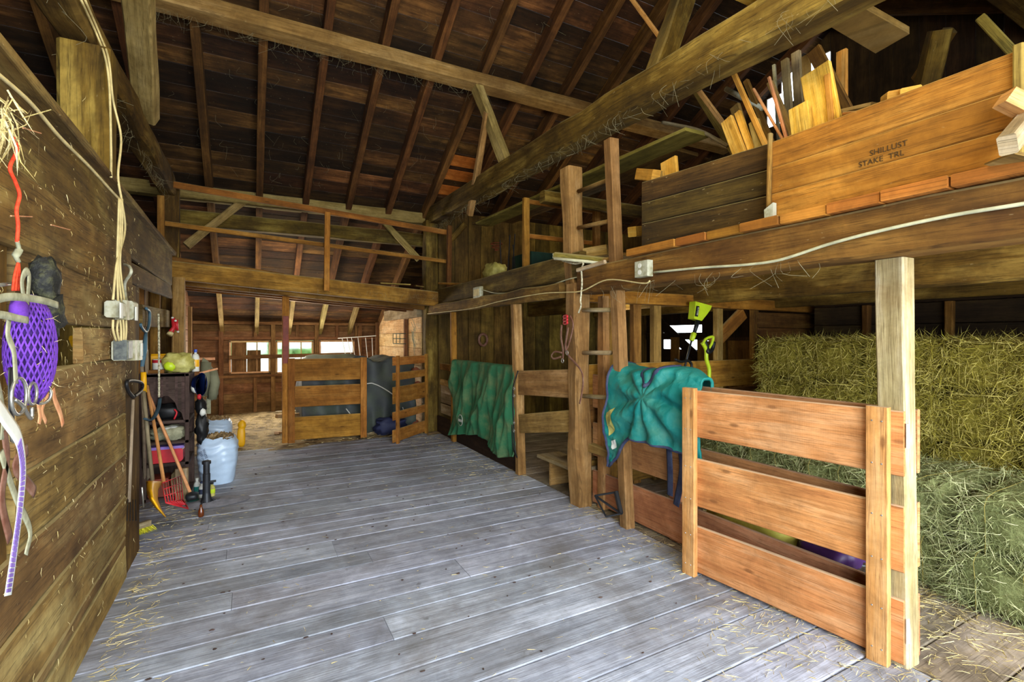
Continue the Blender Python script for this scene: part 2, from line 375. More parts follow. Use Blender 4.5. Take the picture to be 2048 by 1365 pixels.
    def poly(s, pts, nrm, th, r=None):
        """an outline extruded by th along nrm"""
        pts = [V(p) for p in pts]; nrm = V(nrm).normalized()*th; b = len(s.v); n = len(pts); r = R.random() if r is None else r
        s.v += pts + [p+nrm for p in pts]
        s.face(list(range(b, b+n))[::-1], None, r); s.face(list(range(b+n, b+2*n)), None, r)
        for k in range(n): s.face([b+k, b+(k+1) % n, b+n+(k+1) % n, b+n+k], None, r)
        return s
    def strand(s, p, d, L, w, r=None, bend=.3):
        d = V(d).normalized(); sd = d.orthogonal().normalized(); sd = Matrix.Rotation(R.random()*6.28, 3, d) @ sd
        u = d.cross(sd); b = len(s.v); r = R.random() if r is None else r
        p = V(p); m = p + d*L*.5 + u*L*bend*.3; e = p + d*L
        s.v += [p-sd*w, p+sd*w, m-sd*w, m+sd*w, e]
        s.f += [[b, b+1, b+3, b+2], [b+2, b+3, b+4]]; s.uv += [[(0, 0)]*4, [(0, 0)]*3]; s.r += [r, r]
        return s
    def obj(s, name, mat, parent=None, label=None, cat=None, group=None, kind=None, smooth=False, solid=0, sub=0, origin=None):
        me = bpy.data.meshes.new(name)
        xs = [p.x for p in s.v]; ys = [p.y for p in s.v]; zs = [p.z for p in s.v]
        o3 = V(origin) if origin is not None else V(((min(xs)+max(xs))/2, (min(ys)+max(ys))/2, min(zs)))
        me.from_pydata([tuple(p-o3) for p in s.v], [], s.f)
        uvl = me.uv_layers.new(name='UVMap')
        flat = [c for f in s.uv for q in f for c in q]; uvl.data.foreach_set('uv', flat)
        at = me.attributes.new('rnd', 'FLOAT', 'FACE'); at.data.foreach_set('value', s.r)
        if smooth: me.polygons.foreach_set('use_smooth', [True]*len(me.polygons))
        me.materials.append(M[mat] if isinstance(mat, str) else mat); me.update()
        o = bpy.data.objects.new(name, me); col.objects.link(o)
        if parent: o.parent = parent; o.location = o3 - wpos(parent)
        else: o.location = o3
        if solid: q = o.modifiers.new('thickness', 'SOLIDIFY'); q.thickness = solid; q.offset = 0
        if sub: q = o.modifiers.new('smooth', 'SUBSURF'); q.levels = sub; q.render_levels = sub
        return setp(o, label, cat, group, kind)

def copy_tree(o, loc, label=None, group=None, rotz=0.0, parent=None):
    c = o.copy(); col.objects.link(c)
    if parent: c.parent = parent
    else:
        c.location = V(loc); c.rotation_euler.z = rotz
        if label: c['label'] = label
        if group: c['group'] = group
    for ch in list(o.children): copy_tree(ch, None, parent=c)
    return c
def curve_pts(ctrl, n=8):
    """Catmull-Rom through the control points"""
    c = [V(p) for p in ctrl]; c = [c[0]*2-c[1]] + c + [c[-1]*2-c[-2]]; out = []
    for i in range(1, len(c)-2):
        for k in range(n):
            t = k/n; a, b, e, f = c[i-1], c[i], c[i+1], c[i+2]
            out.append(.5*((2*b) + (e-a)*t + (2*a-5*b+4*e-f)*t*t + (3*b-a-3*e+f)*t**3))
    out.append(c[-2]); return out
def text(s, size, loc, right, up, mat, parent, name='printed_text', ext=.0006, label=None):
    cu = bpy.data.curves.new(name, 'FONT'); cu.body = s; cu.size = size; cu.extrude = ext; cu.align_x = 'CENTER'; cu.align_y = 'CENTER'
    cu.materials.append(M[mat]); o = bpy.data.objects.new(name, cu); col.objects.link(o)
    r = V(right).normalized(); u = V(up); u = (u - r*u.dot(r)).normalized(); n = r.cross(u)
    m = Matrix((r, u, n)).transposed().to_4x4(); m.translation = V(loc) - wpos(parent)
    bpy.context.view_layer.update()
    me = bpy.data.meshes.new_from_object(o); bpy.data.objects.remove(o); bpy.data.curves.remove(cu)
    o = bpy.data.objects.new(name, me); col.objects.link(o); o.parent = parent; o.matrix_local = m
    return o
def planks(mb, o, u, v, ul, vl, bw, th, gap=.006, jw=.2, splits=0, jz=.0, skip=None):
    """boards running along u, laid side by side along v, from corner o"""
    o = V(o); u = V(u).normalized(); v = V(v).normalized(); n = u.cross(v); t = 0
    while t < vl - .02:
        w = min(bw*(1+R.uniform(-jw, jw)), vl-t)
        if vl - t - w < bw*.35: w = vl - t
        cuts = sorted([0, ul] + [R.uniform(.15, .85)*ul for _ in range(splits)])
        for a, b in zip(cuts, cuts[1:]):
            if b-a < .05: continue
            z = R.uniform(-jz, jz)
            for (a2, b2) in ([(a, b)] if not skip else skip(a, b, t, t+w)):
                mb.beam(o+u*(a2+.001)+v*(t+w/2)+n*z, o+u*(b2-.001)+v*(t+w/2)+n*z, w-gap, th, up=n, r=None)
        t += w
    return mb
# ================================================================== THE SETTING
def roof_z(y): return 7.8 - .55*y if y > RIDGE else 7.8 - .55*RIDGE - .55*(RIDGE-y)
RIDGE = 3.6
XL, XR, YF, YB = -4.0, 7.0, -1.6, 11.0
SC = sqrt(1+.55**2)

# --- floors
mb = MB(); planks(mb, (-1.3, YF, -.02), (1, 0, 0), (0, 1, 0), 3.95, 7.4-YF, .235, .04, gap=.007, jw=.25, splits=1, jz=.0015)
mb.obj('floor', 'floor', kind='structure')
mb = MB(); planks(mb, (2.66, YF, -.02), (1, 0, 0), (0, 1, 0), XR-2.66, 7.4-YF, .24, .04, gap=.007, jw=.2, splits=1, jz=.002)
mb.obj('floor', 'floorbrown', kind='structure')
mb = MB()
mb.grid(lambda a, b: (XL+(XR-XL)*a, 7.2+4.0*b, -.01+.05*noise.noise(V((a*14, b*9, 2)))), 60, 30)
mb.obj('floor', 'dirt', kind='structure', smooth=True)
mb = MB(); mb.grid(lambda a, b: (XL+(XR-XL)*a, YF+9*b, -.06), 2, 2).obj('floor', 'dirt', kind='structure')
mb = MB(); mb.grid(lambda a, b: (-40+90*a, -40+90*b, -.12), 2, 2).obj('ground', 'ground', kind='structure')

# --- roof boarding (runs across the rafters, along X)
mb = MB()
def roof_slope(y0, y1, mat, kwargs={}):
    mb = MB(); y = y0
    while y < y1:
        wd = R.uniform(.19, .27); y2 = min(y+wd/SC, y1)
        x = XL
        while x < XR:
            x2 = min(XR, x+R.choice((1.776, 2.368, 1.184, 2.96)))
            p = V((0, (y+y2)/2, roof_z((y+y2)/2)+.015)); nn = V((0, .55, 1)) if y >= RIDGE else V((0, -.55, 1))
            mb.beam(p+V((x+.002, 0, 0)), p+V((x2-.002, 0, 0)), wd-.004, .025, up=nn)
            x = x2
        y = y2
    return mb
roof_slope(RIDGE, YB+.35, 'roof').obj('ceiling', 'roof', kind='structure')
roof_slope(YF-.3, RIDGE, 'roof').obj('ceiling', 'roof', kind='structure')

# --- gable and end walls, vertical boards
def gable_skip(holes):
    def f(a, b, t0, t1):
        out = [(a, b)]
        for (h0, h1, z0, z1) in holes:
            if t1 > h0 and t0 < h1:
                nxt = []
                for (p, q) in out:
                    if z1 <= p or z0 >= q: nxt.append((p, q)); continue
                    if z0-p > .03: nxt.append((p, z0))
                    if q-z1 > .03: nxt.append((z1, q))
                out = nxt
        return out
    return f
def gable(x, holes, mat, name, inner):
    mb = MB(); y = YF
    while y < YB:
        w = R.uniform(.2, .27); y2 = min(YB, y+w); zt = roof_z((y+y2)/2)+.1
        for (a, b) in gable_skip(holes)(0, zt, y, y2):
            mb.beam((x, (y+y2)/2, a), (x, (y+y2)/2, b), y2-y-.002, .03, up=(1, 0, 0))
        y = y2
    return mb.obj(name, mat, kind='structure')
# right gable: window low, ventilation opening near the ridge
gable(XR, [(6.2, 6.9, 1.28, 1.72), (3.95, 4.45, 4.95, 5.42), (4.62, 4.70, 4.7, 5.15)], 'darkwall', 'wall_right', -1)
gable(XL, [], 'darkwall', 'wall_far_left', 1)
# front wall round the wide doorway the photographer stands in
mb = MB()
planks(mb, (XL, YF, 0), (0, 0, 1), (1, 0, 0), 2.9, 2.3, .24, .03)
planks(mb, (4.4, YF, 0), (0, 0, 1), (1, 0, 0), 2.9, XR-4.4, .24, .03)
mb.obj('wall_front', 'darkwall', kind='structure')

# --- back wall with three windows (Y = 11)
WIN = []
for (a, b, t, bt) in ((458, 541, 682, 746), (551, 627, 682, 746), (638, 709, 681, 746)):
    p, q = P(a, t, Y=YB), P(b, bt, Y=YB); WIN.append((p.x, q.x, q.z, p.z))
def back_skip(a, b, t0, t1):
    return gable_skip([(w[2], w[3], w[0]-XL, w[1]-XL) for w in WIN])(a, b, t0, t1)
mb = MB(); z = 0.0
zc = sorted({0.0, 1.80, WIN[0][2], WIN[0][3]})
for z0, z1 in zip(zc, zc[1:]):
    n = max(1, round((z1-z0)/.2)); h = (z1-z0)/n
    for k in range(n):
        a, b = z0+k*h, z0+(k+1)*h
        xs = [XL] + ([q for w in WIN for q in (w[0], w[1])] if z0 >= WIN[0][2]-.01 and z1 <= WIN[0][3]+.01 else []) + [XR]
        for x0, x1 in zip(xs[::2], xs[1::2]):
            m = (x0+x1)/2 if x1-x0 > 3 else None
            for (s0, s1) in ([(x0, 1.2), (1.2, x1)] if (m and x0 < 1.2 < x1) else [(x0, x1)]):
                mb.beam((s0, YB+.03, (a+b)/2), (s1, YB+.03, (a+b)/2), .03, b-a, bev=.004)
mb.obj('wall_back', 'backwall', kind='structure')
# framing of the back wall
def trim(p0, p1, w, h, mat, n, **k): MB().beam(p0, p1, w, h, **k).obj('trim_%d' % n, mat, kind='structure')
tn = 1
trim((-.95, YB-.05, 1.79), (2.5, YB-.05, 1.79), .10, .08, 'backwall', tn); tn += 1
trim((-.95, YB-.04, WIN[0][3]+.05), (2.5, YB-.04, WIN[0][3]+.05), .08, .06, 'backwall', tn); tn += 1
trim((-.95, YB-.04, WIN[0][2]-.05), (2.5, YB-.04, WIN[0][2]-.05), .10, .05, 'backwall', tn); tn += 1
for x in ((WIN[0][0]-.13), (WIN[0][1]+WIN[1][0])/2, (WIN[1][1]+WIN[2][0])/2, WIN[2][1]+.1):
    trim((x, YB-.04, 0), (x, YB-.04, 1.78), .08, .09, 'backwall', tn, up=(0, 1, 0)); tn += 1
for x in (WIN[0][0]+.45, WIN[1][0]+.4, WIN[2][0]+.35, WIN[2][0]+.75):
    trim((x, YB-.03, WIN[0][3]+.07), (x, YB-.03, 1.76), .06, .05, 'backwall', tn, up=(0, 1, 0)); tn += 1
for x in (WIN[0][0]+.45,): 
    trim((x, YB-.03, 0), (x, YB-.03, WIN[0][2]-.08), .06, .05, 'backwall', tn, up=(0, 1, 0)); tn += 1
for i, w in enumerate(WIN):
    r0 = root('window_%d' % (i+1), ((w[0]+w[1])/2, YB, w[2]), None, None); r0['kind'] = 'structure'
    f = MB(); t = .035
    f.beam((w[0], YB, w[2]+t/2), (w[1], YB, w[2]+t/2), .06, t).beam((w[0], YB, w[3]-t/2), (w[1], YB, w[3]-t/2), .06, t)
    f.beam((w[0]+t/2, YB, w[2]), (w[0]+t/2, YB, w[3]), t, .06, up=(0, 1, 0)).beam((w[1]-t/2, YB, w[2]), (w[1]-t/2, YB, w[3]), t, .06, up=(0, 1, 0))
    if i < 2:
        f.beam(((w[0]+w[1])/2+.12, YB, w[2]), ((w[0]+w[1])/2+.12, YB, w[3]), .018, .03, up=(0, 1, 0))
    f.obj('window_frame', 'palewall', r0)
    MB().box(w[0]+t, w[1]-t, YB+.012, YB+.016, w[2]+t, w[3]-t).obj('pane', 'glasspane', r0)
# scrap boards standing behind the left window, long rail across all three
MB().beam((WIN[0][0]+.17, YB-.0, WIN[0][2]+.03), (WIN[0][0]+.17, YB-.0, WIN[0][3]-.03), .26, .015, up=(0, 1, 0)).obj(
    'board_scrap', 'backwall', label='upright scrap board covering the left third of the leftmost back window', cat='board')
MB().beam((WIN[0][0]+.43, YB-.0, WIN[0][2]+.03), (WIN[0][0]+.43, YB-.0, WIN[0][3]-.19), .24, .015, up=(0, 1, 0)).obj(
    'board_scrap', 'backwall', label='shorter scrap board in the middle of the leftmost back window', cat='board')
MB().beam((WIN[0][0]-.0, YB-.10, (WIN[0][2]+WIN[0][3])/2-.0), (WIN[2][1]-.02, YB-.10, (WIN[0][2]+WIN[0][3])/2+.03), .02, .075).obj(
    'rail_board', 'backwall', label='long thin board nailed across all three back windows', cat='board')

# right-hand wall of the back room, boards coloured pale for the light on them (X = 2.45)
mb = MB(); planks(mb, (2.47, 7.75, 0), (0, 1, 0), (0, 0, 1), YB-7.75, 1.98, .26, .025, gap=.004, jw=.1)
mb.obj('wall_inner_right', 'palewall', kind='structure')
trim((2.44, 7.75, 1.93), (2.44, 10.0, 1.93), .10, .2, 'postgrey', tn, seg=8, jit=.02); tn += 1
trim((2.42, 8.5, 0), (2.42, 8.5, 1.82), .06, .07, 'backwall', tn, up=(0, 1, 0)); tn += 1
trim((2.42, 10.7, 0), (2.42, 10.7, 1.82), .06, .07, 'backwall', tn, up=(0, 1, 0)); tn += 1
# left wall of the back room and of the tool recess (X about -0.9)
mb = MB(); planks(mb, (-.96, 7.2, 0), (0, 1, 0), (0, 0, 1), YB-7.2, 3.2, .22, .025)
mb.obj('wall_inner_left', 'backwall', kind='structure')
mb = MB(); planks(mb, (-.95, 4.0, 0), (0, 0, 1), (0, 1, 0), 2.32, 3.2, .2, .03, gap=.012)
mb.obj('wall_tool_recess', 'stud', kind='structure')
for y in (4.75, 5.6, 6.45):
    trim((-.90, y, 0), (-.90, y, 2.3), .09, .08, 'stud', tn, up=(0, 1, 0)); tn += 1
# stall back wall, vertical boards (Y = 7.35), full height to the plate
mb = MB(); x = 2.62
while x < XR:
    w = R.uniform(.2, .3)
    mb.beam((x+w/2, 7.38, 0), (x+w/2, 7.38, 3.5), w-.008, .03, up=(0, 1, 0)); x += w
mb.obj('wall_stall_back', 'vert', kind='structure')

# --- left partition beside the aisle (X = -0.68), horizontal boards with a broken slot and a low opening
def leftwall():
    x = -.70
    lower = MB(); rnd = R
    rows = [(0.0, .26), (.265, .52), (.525, .78), (.785, 1.03), (1.035, 1.375)]
    for i, (a, b) in enumerate(rows):
        y0 = [1.86, 2.02, 2.02, 2.2, 2.2][i]
        if i == 1: lower.beam((x-.02, .5, .395), (x-.02, 2.05, .40), .03, .20, seg=6, jit=.006)
        if i == 0: lower.beam((x, 1.2, .05), (x, 3.83, .1), .035, .2, seg=8, jit=.006); a = .2; y0 = 2.02
        lower.beam((x, y0, (a+b)/2), (x, 3.83, (a+b)/2+.0), .035, b-a, seg=10, jit=.008, bev=.008)
    lower.beam((x, 2.2, 1.46), (x, 2.45, 1.46), .035, .15, seg=3, jit=.01)
    lower.beam((x, 2.95, 1.46), (x, 3.83, 1.47), .035, .17, seg=8, jit=.012)
    lower.beam((x, 2.2, 1.68), (x, 3.83, 1.68), .035, .25, seg=10, jit=.008)
    lower.obj('wall_left', 'leftwall', kind='structure')
    up = MB()
    up.beam((x+.03, .3, 2.18), (x-.03, 6.1, 2.20), .04, .33, seg=16, jit=.01, bev=.01)
    up.beam((x+.04, .3, 1.92), (x+.0, 4.0, 1.92), .04, .26, seg=16, jit=.01, bev=.01)
    up.beam((x-.01, 4.0, 1.93), (x-.03, 6.1, 1.97), .04, .14, seg=8, jit=.01, bev=.01)
    up.obj('wall_left', 'leftdark', kind='structure')
leftwall()
MB().beam((-.655, .3, 2.345), (-.72, 6.1, 2.36), .10, .035, seg=12, jit=.006).obj('trim_%d' % tn, 'leftdark', kind='structure'); tn += 1
MB().beam((-.76, 2.12, 0), (-.76, 2.12, 1.95), .13, .11, up=(0, 1, 0), seg=6, jit=.01).obj('post', 'stud', label='brown upright post behind the hanging horse tack at the left edge', cat='post')
MB().beam((-.745, 4.06, 0), (-.745, 4.06, 1.85), .11, .46, up=(0, 1, 0), seg=8, jit=.008).obj('post', 'hewn', label='wide mossy olive post at the end of the left partition beside the tools', cat='post')
MB().beam((-.74, 3.9, 1.46), (-.74, 3.88, 1.2), .05, .02, up=(1, 0, 0)).obj('board_scrap', 'stud', label='short board end behind the switch boxes on the left partition', cat='board')
MB().beam(P(165, 712, X=-.85), P(152, 676, X=-.85), .03, .06, up=(1, 0, 0)).obj('yellow_strip', 'yellow', label='yellow strip seen through the broken slot in the left partition', cat='strip')
# dark backing behind the left partition
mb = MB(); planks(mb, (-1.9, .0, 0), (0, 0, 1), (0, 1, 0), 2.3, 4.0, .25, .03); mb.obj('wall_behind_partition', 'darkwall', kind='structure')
# ================================================================== TIMBER FRAME (each timber is a thing)
def timber(name, p0, p1, w, h, mat, label, cat='beam', group=None, seg=10, jit=.012, bev=.012, **k):
    return MB().beam(p0, p1, w, h, seg=seg, jit=jit, bev=bev, **k).obj(name, mat, label=label, cat=cat, group=group)

# rafters, far slope
ords = ['leftmost', 'second', 'third', 'fourth', 'fifth', 'sixth', 'seventh', 'eighth', 'ninth', 'tenth', 'eleventh', 'twelfth', 'thirteenth', 'fourteenth']
k = 0
for i in range(-5, 13):
    x = -.475 + .592*i
    lab = None
    if -1 <= i <= 11:
        lab = 'dark brown roof rafter, ' + ('leftmost in view, beside the left tie beam' if i == -1 else '%s from the left, running up from the back plate' % ords[i+1])
    else: lab = 'dark roof rafter over the unlit left side of the barn' if i < -1 else 'dark roof rafter against the right gable'
    y1 = RIDGE; y0 = YB+.1
    nn = V((0, .55, 1)).normalized()*.088
    if 0 <= i <= 4:  # same rafters, ends coloured paler for dust and window light
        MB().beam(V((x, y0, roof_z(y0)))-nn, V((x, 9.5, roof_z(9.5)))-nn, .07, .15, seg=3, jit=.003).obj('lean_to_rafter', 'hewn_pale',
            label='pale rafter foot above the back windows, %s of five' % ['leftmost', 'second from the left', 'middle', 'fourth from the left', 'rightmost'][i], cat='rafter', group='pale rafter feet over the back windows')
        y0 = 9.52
    o = MB().beam(V((x, y0, roof_z(y0)))-nn, V((x, y1, roof_z(y1)))-nn, .085, .17, seg=6, jit=.006).obj('roof_rafter', 'rafter', label=lab, cat='rafter', group='rafters of the far roof slope')
for i in range(-5, 13):
    x = -.475 + .592*i; nn = V((0, -.55, 1)).normalized()*.088
    MB().beam(V((x, YF, roof_z(YF)))-nn, V((x, RIDGE, roof_z(RIDGE)))-nn, .075, .17, seg=4, jit=.006).obj('roof_rafter', 'rafter',
        label='dark rafter of the near roof slope above the photographer', cat='rafter', group='rafters of the near roof slope')
# patches of new orange roof boarding between two rafters
for (px, py, lab) in ((905, 322, 'upper'), (890, 350, 'middle'), (893, 382, 'lowest')):
    # intersect with the far roof plane by stepping
    best = None
    for t in range(300, 1100):
        q = P(px, py, d=t/100)
        if q.z >= roof_z(q.y)-.02: best = q; break
    if best is None: continue
    x0 = -.475+.592*5+.05; 
    c = V((x0+.25, best.y, roof_z(best.y)-.0))
    MB().beam(c+V((-.25, 0, 0)), c+V((.25, 0, 0)), .2, .02, up=(0, .55, 1), r=.7).obj('roof_patch_board', 'roof_new',
        label='new orange roof board between the rafters, the %s of three' % lab, cat='board', group='new orange roof boards')

timber('purlin', (-3.9, 5.42, 4.56), (6.9, 5.42, 4.60), .20, .15, 'postwarm', 'long hewn roof purlin crossing the whole upper picture under the rafters', seg=24, roll=-.12)
timber('wall_plate', (-3.9, 7.72, 3.40), (2.6, 7.72, 3.42), .2, .17, 'hewn_pale', 'weathered wall plate along the feet of the rafters above the loft', seg=20)
timber('wall_plate', (2.7, 7.72, 3.40), (6.9, 7.72, 3.42), .2, .17, 'hewn', 'dark wall plate continuing right above the stall loft', seg=14)
timber('girt', (-1.0, 7.85, 3.1), (2.6, 7.85, 3.1), .14, .20, 'hewn', 'dusty second beam just below the wall plate', seg=14)
timber('ridge_beam', (-3.9, RIDGE, 5.62), (6.9, RIDGE, 5.62), .1, .2, 'rafter', 'dark ridge board at the very top of the roof', seg=6)
timber('purlin', (-3.9, 1.75, 4.56), (6.9, 1.75, 4.56), .2, .16, 'hewn', 'near roof purlin above the photographer', seg=12)

# tie beams along the aisle
timber('tie_beam', (2.6, -1.5, 3.1), (2.6, 7.75, 3.44), .22, .25, 'hewn', 'great hewn tie beam sloping from the upper right towards the loft post', seg=30, jit=.02, bev=.02, bow=.05)
timber('tie_beam', (-.88, -1.5, 3.27), (-.88, 7.2, 3.34), .17, .22, 'hewn', 'dark hewn tie beam along the upper left above the partition', seg=30, jit=.02, bev=.02)
# posts
timber('post', (-.83, 3.68, 0), (-.83, 3.68, 3.17), .23, .2, 'hewn', 'broad hewn post with axe marks behind the left partition', 'post', up=(0, 1, 0), seg=16, jit=.02, bev=.02)
timber('post', (-.88, 7.3, 0), (-.86, 7.3, 3.35), .19, .19, 'hewn', 'hewn corner post at the left end of the loft', 'post', up=(0, 1, 0), seg=14)
timber('post', (2.56, 7.55, 0), (2.56, 7.55, 3.35), .22, .2, 'hewn', 'hewn corner post between the back gates and the green blanket', 'post', up=(0, 1, 0), seg=16, jit=.02)
timber('post', (-.74, 6.92, 2.2), (-.74, 6.92, 0), .12, .12, 'postwarm', 'squared post beside the white upright at the far end of the tool recess', 'post', up=(0, 1, 0))
# white painted door post of the back room
MB().beam((-.80, 7.9, 0), (-.80, 7.9, 2.1), .06, .09, up=(0, 1, 0)).obj('door_post', 'white', label='white painted upright at the left of the back room opening', cat='post')
MB().beam((-.78, 8.6, 0), (-.78, 8.6, 1.95), .05, .05, up=(0, 1, 0)).obj('door_post', 'postwarm', label='bare wood upright just right of the white one in the back room', cat='post')

# struts and braces
def brace(a, b, w, h, mat, label, **k): return timber('brace', a, b, w, h, mat, label, 'brace', seg=8, **k)
brace(P(1022, 348, X=2.6)+V((0, 0, -.02)), (2.42, 5.42, 4.52), .15, .1, 'hewn_pale', 'pale strut from the tie beam up to the roof purlin', up=(1, 0, 0))
brace(P(940, 430, X=2.56), P(975, 225, X=2.45), .09, .07, 'postwarm', 'slim brown prop just left of the pale strut', up=(1, 0, 0))
a = P(1300, 195, X=2.6); brace(a, P(1375, -30, d=a.length*.9), .17, .14, 'hewn', 'broad strut rising off the tie beam at the top right of centre', up=(0, 1, 0))
a = P(293, 235, X=-.88); brace(a, P(275, -30, d=3.6), .19, .12, 'hewn_pale', 'wide pale strut standing on the left tie beam', up=(0, 1, 0))
brace(P(372, 492, Y=7.55), P(487, 402, Y=7.7), .1, .1, 'hewn_pale', 'diagonal knee brace at the left end of the loft')
brace(P(838, 520, Y=7.6), P(765, 442, Y=7.7), .08, .09, 'hewn_pale', 'diagonal knee brace left of the loft corner post')
brace(P(868, 520, Y=7.5), P(930, 448, Y=7.3), .08, .09, 'hewn', 'knee brace right of the loft corner post against the stall wall')
# timbers lost in the dark under the right-hand roof
brace(P(1840, 230, X=5.0), P(1880, 60, X=4.8), .14, .14, 'hewn', 'faint upright behind the plank bin in the dark right loft')
brace(P(1835, 160, d=5.0), P(1900, 60, d=4.6), .10, .10, 'hewn', 'faint dark brace above the plank bin')

# --- loft across the back of the aisle (front beam, joists, planks, rails)
A = V((-.86, 7.05, 2.30)); B = V((2.62, 7.2, 2.08))
timber('loft_beam', A, B, .12, .22, 'loftgold', 'amber plank beam along the front edge of the back loft', seg=14, jit=.008)
for i, (dy, dz) in enumerate(((.4, -.06), (.8, -.06), (1.2, -.06))):
    timber('loft_joist', A+V((0, dy, dz-.0)), B+V((0, dy, dz-.02)), .09, .15, 'beam',
           ['joist just behind the front beam of the back loft, nearest of three', 'middle joist under the back loft', 'rearmost joist under the back loft above the windows'][i], seg=6)
mb = MB()
for i in range(15):
    t0, t1 = i/15, (i+1)/15
    p = A.lerp(B, (t0+t1)/2)
    mb.beam(p+V((0, .05, .08)), p+V((0, 1.3, .02)), (B-A).length/15-.006, .025)
mb.obj('loft_floor', 'stud', label='plank floor of the back loft above the gates', cat='loft floor')
timber('loft_beam', A+V((0, .04, .14)), A.lerp(B, .36)+V((0, .04, .10)), .08, .05, 'stud', 'thin board lying on the left front edge of the back loft', 'board')
rail = root('loft_railing', A.lerp(B, .5), 'orange-brown wooden guard rail with two long rails on the back loft', 'railing')
tl, tr = P(345, 369, Y=6.98), P(897, 466, Y=7.12); ml, mr = P(330, 447, Y=6.98), P(897, 524, Y=7.12)
MB().beam(tl, tr, .04, .075, seg=4).obj('rail', 'gateold', rail); MB().beam(ml, mr, .035, .055, seg=4).obj('rail', 'gateold', rail)
for (xa, ya, xb, yb) in ((322, 392, 322, 560), (655, 425, 653, 582), (899, 452, 897, 590)):
    MB().beam(P(xa, ya, Y=6.95), P(xb, yb, Y=6.95), .07, .05, up=(0, 1, 0)).obj('upright', 'gateold' if xa == 655 else 'beam', rail)
# rear wall boards of the back loft read as the continued roof; loose strips on the loft floor
for i, (xa, ya, xb, yb) in enumerate(((760, 567, 820, 570), (830, 572, 868, 578))):
    MB().beam(P(xa, ya, Y=7.6), P(xb, yb, Y=7.6), .08, .02).obj('board_scrap', 'lumber2', label=['thin pale strip lying on the back loft left of the corner post', 'pale strip lying at the right end of the back loft'][i], cat='board')

# --- right-hand bay: front beams (X = 2.6)
timber('loft_beam', (2.6, -1.5, 1.975), (2.6, 3.48, 1.985), .2, .225, 'beam', 'long brown beam carrying the right-hand loft over the open gate', seg=20, jit=.01)
timber('loft_beam', (2.62, 3.5, 2.14), (2.62, 7.3, 2.12), .16, .23, 'hewn', 'dark upper beam over the two back stalls', seg=16, jit=.01)
timber('stall_header', (2.54, 3.72, 1.93), (2.54, 7.42, 1.93), .12, .14, 'hewn', 'dusty lower header beam over the green blanket', seg=16, jit=.02)
timber('loft_joist', (4.3, -1.5, 1.98), (4.3, 7.3, 1.98), .15, .24, 'hewn', 'dark joist across the hay bay behind the gate post', seg=12)
timber('loft_joist', (5.7, -1.5, 1.98), (5.7, 7.3, 1.98), .15, .24, 'hewn', 'rear joist over the hay stack', seg=12)
mb = MB(); y = -1.5
edges = [1260, 1357, 1417, 1485, 1563, 1658, 1768, 1906, 2090]
ys = [P(x, 500, X=2.5).y for x in edges]; ys = ys[::-1]
y = -1.5
allc = [-1.5, -1.2, -.9, -.6, -.3, 0, .3, .6] 
allc = [v for v in allc if v < ys[0]-.1] + ys
for a, b in zip(allc, allc[1:]):
    mb.beam((2.47+R.uniform(-.01, .01), (a+b)/2, 2.125), (6.95, (a+b)/2, 2.125), b-a-.008, .05)
mb.obj('loft_floor', 'gold', label='thick amber plank floor of the right-hand loft, board ends showing', cat='loft floor')
mb = MB(); y = 3.5
while y < 7.3:
    w = R.uniform(.2, .28); mb.beam((2.7, y+w/2, 2.27), (6.95, y+w/2, 2.27), w-.006, .03); y += w
mb.obj('loft_floor', 'stud', label='plank floor of the loft over the two back stalls', cat='loft floor')

# posts of the right side
timber('post', (2.66, 1.16, 0), (2.66, 1.18, 1.865), .105, .115, 'postgrey', 'grey weathered post that carries the open gate at the right', 'post', up=(0, 1, 0), jit=.004, bev=.006)
timber('post', P(1162, 1012, X=2.62)*1.0, (2.60, 3.62, 1.98), .16, .16, 'postwarm', 'rough hewn main post holding the loft ladder', 'post', up=(0, 1, 0), seg=14, jit=.025, bev=.02)
timber('post', (2.62, 3.66, 1.98), (2.60, 3.72, 3.05), .15, .13, 'postwarm', 'upper post with bark edge between ladder top and tie beam', 'post', up=(0, 1, 0), seg=12, jit=.02)
timber('post', (2.74, 3.42, 0), (2.74, 3.42, 1.86), .07, .1, 'postwarm', 'narrow plank nailed along the main ladder post', 'post', up=(0, 1, 0), jit=.006)
timber('post', P(1042, 955, X=2.62), V((2.56, P(1042, 955, X=2.62).y, 1.86)), .1, .09, 'postwarm', 'squared stall post right of the green blanket', 'post', up=(0, 1, 0), jit=.006)
timber('post', (2.60, 6.62, 0), (2.58, 6.62, 1.86), .08, .08, 'gateold', 'thin amber stall post left of the green blanket', 'post', up=(0, 1, 0), jit=.004)
timber('post', (2.98, 3.62, .0), (2.98, 3.62, 1.86), .13, .05, 'beam', 'brown plank upright behind the ladder rail', 'post', up=(0, 1, 0), jit=.004)

# ladder to the loft: side rail + rungs into the main post
lad = root('loft_ladder', (2.62, 3.1, 0), 'tall built-in ladder with round rungs climbing to the right-hand loft', 'ladder')
MB().beam(P(1255, 1056, X=2.63), P(1222, 280, X=2.55), .085, .085, up=(0, 1, 0), seg=10, jit=.006).obj('side_rail', 'postwarm', lad)
for (ya, yb) in ((383, 358), (456, 442), (527, 518), (621, 620), (706, 706), (792, 796), (880, 905)):
    a = P(1157, ya, X=2.60); b = P(1222, yb, X=2.60)
    if ya == 880: MB().beam(P(1163, 888, X=2.69), P(1240, 915, X=2.69), .09, .07, seg=5, jit=.008).obj('step_board', 'postwarm', lad, label='thick flat bottom step')
    else: MB().tube([a, (a+b)/2, b], .019, 8).obj('rung', 'postgrey' if ya > 600 else 'postwarm', lad, smooth=True)
# ================================================================== RIGHT SIDE OF THE AISLE
def L(o, label, cat, group=None): return setp(o, label, cat, group)
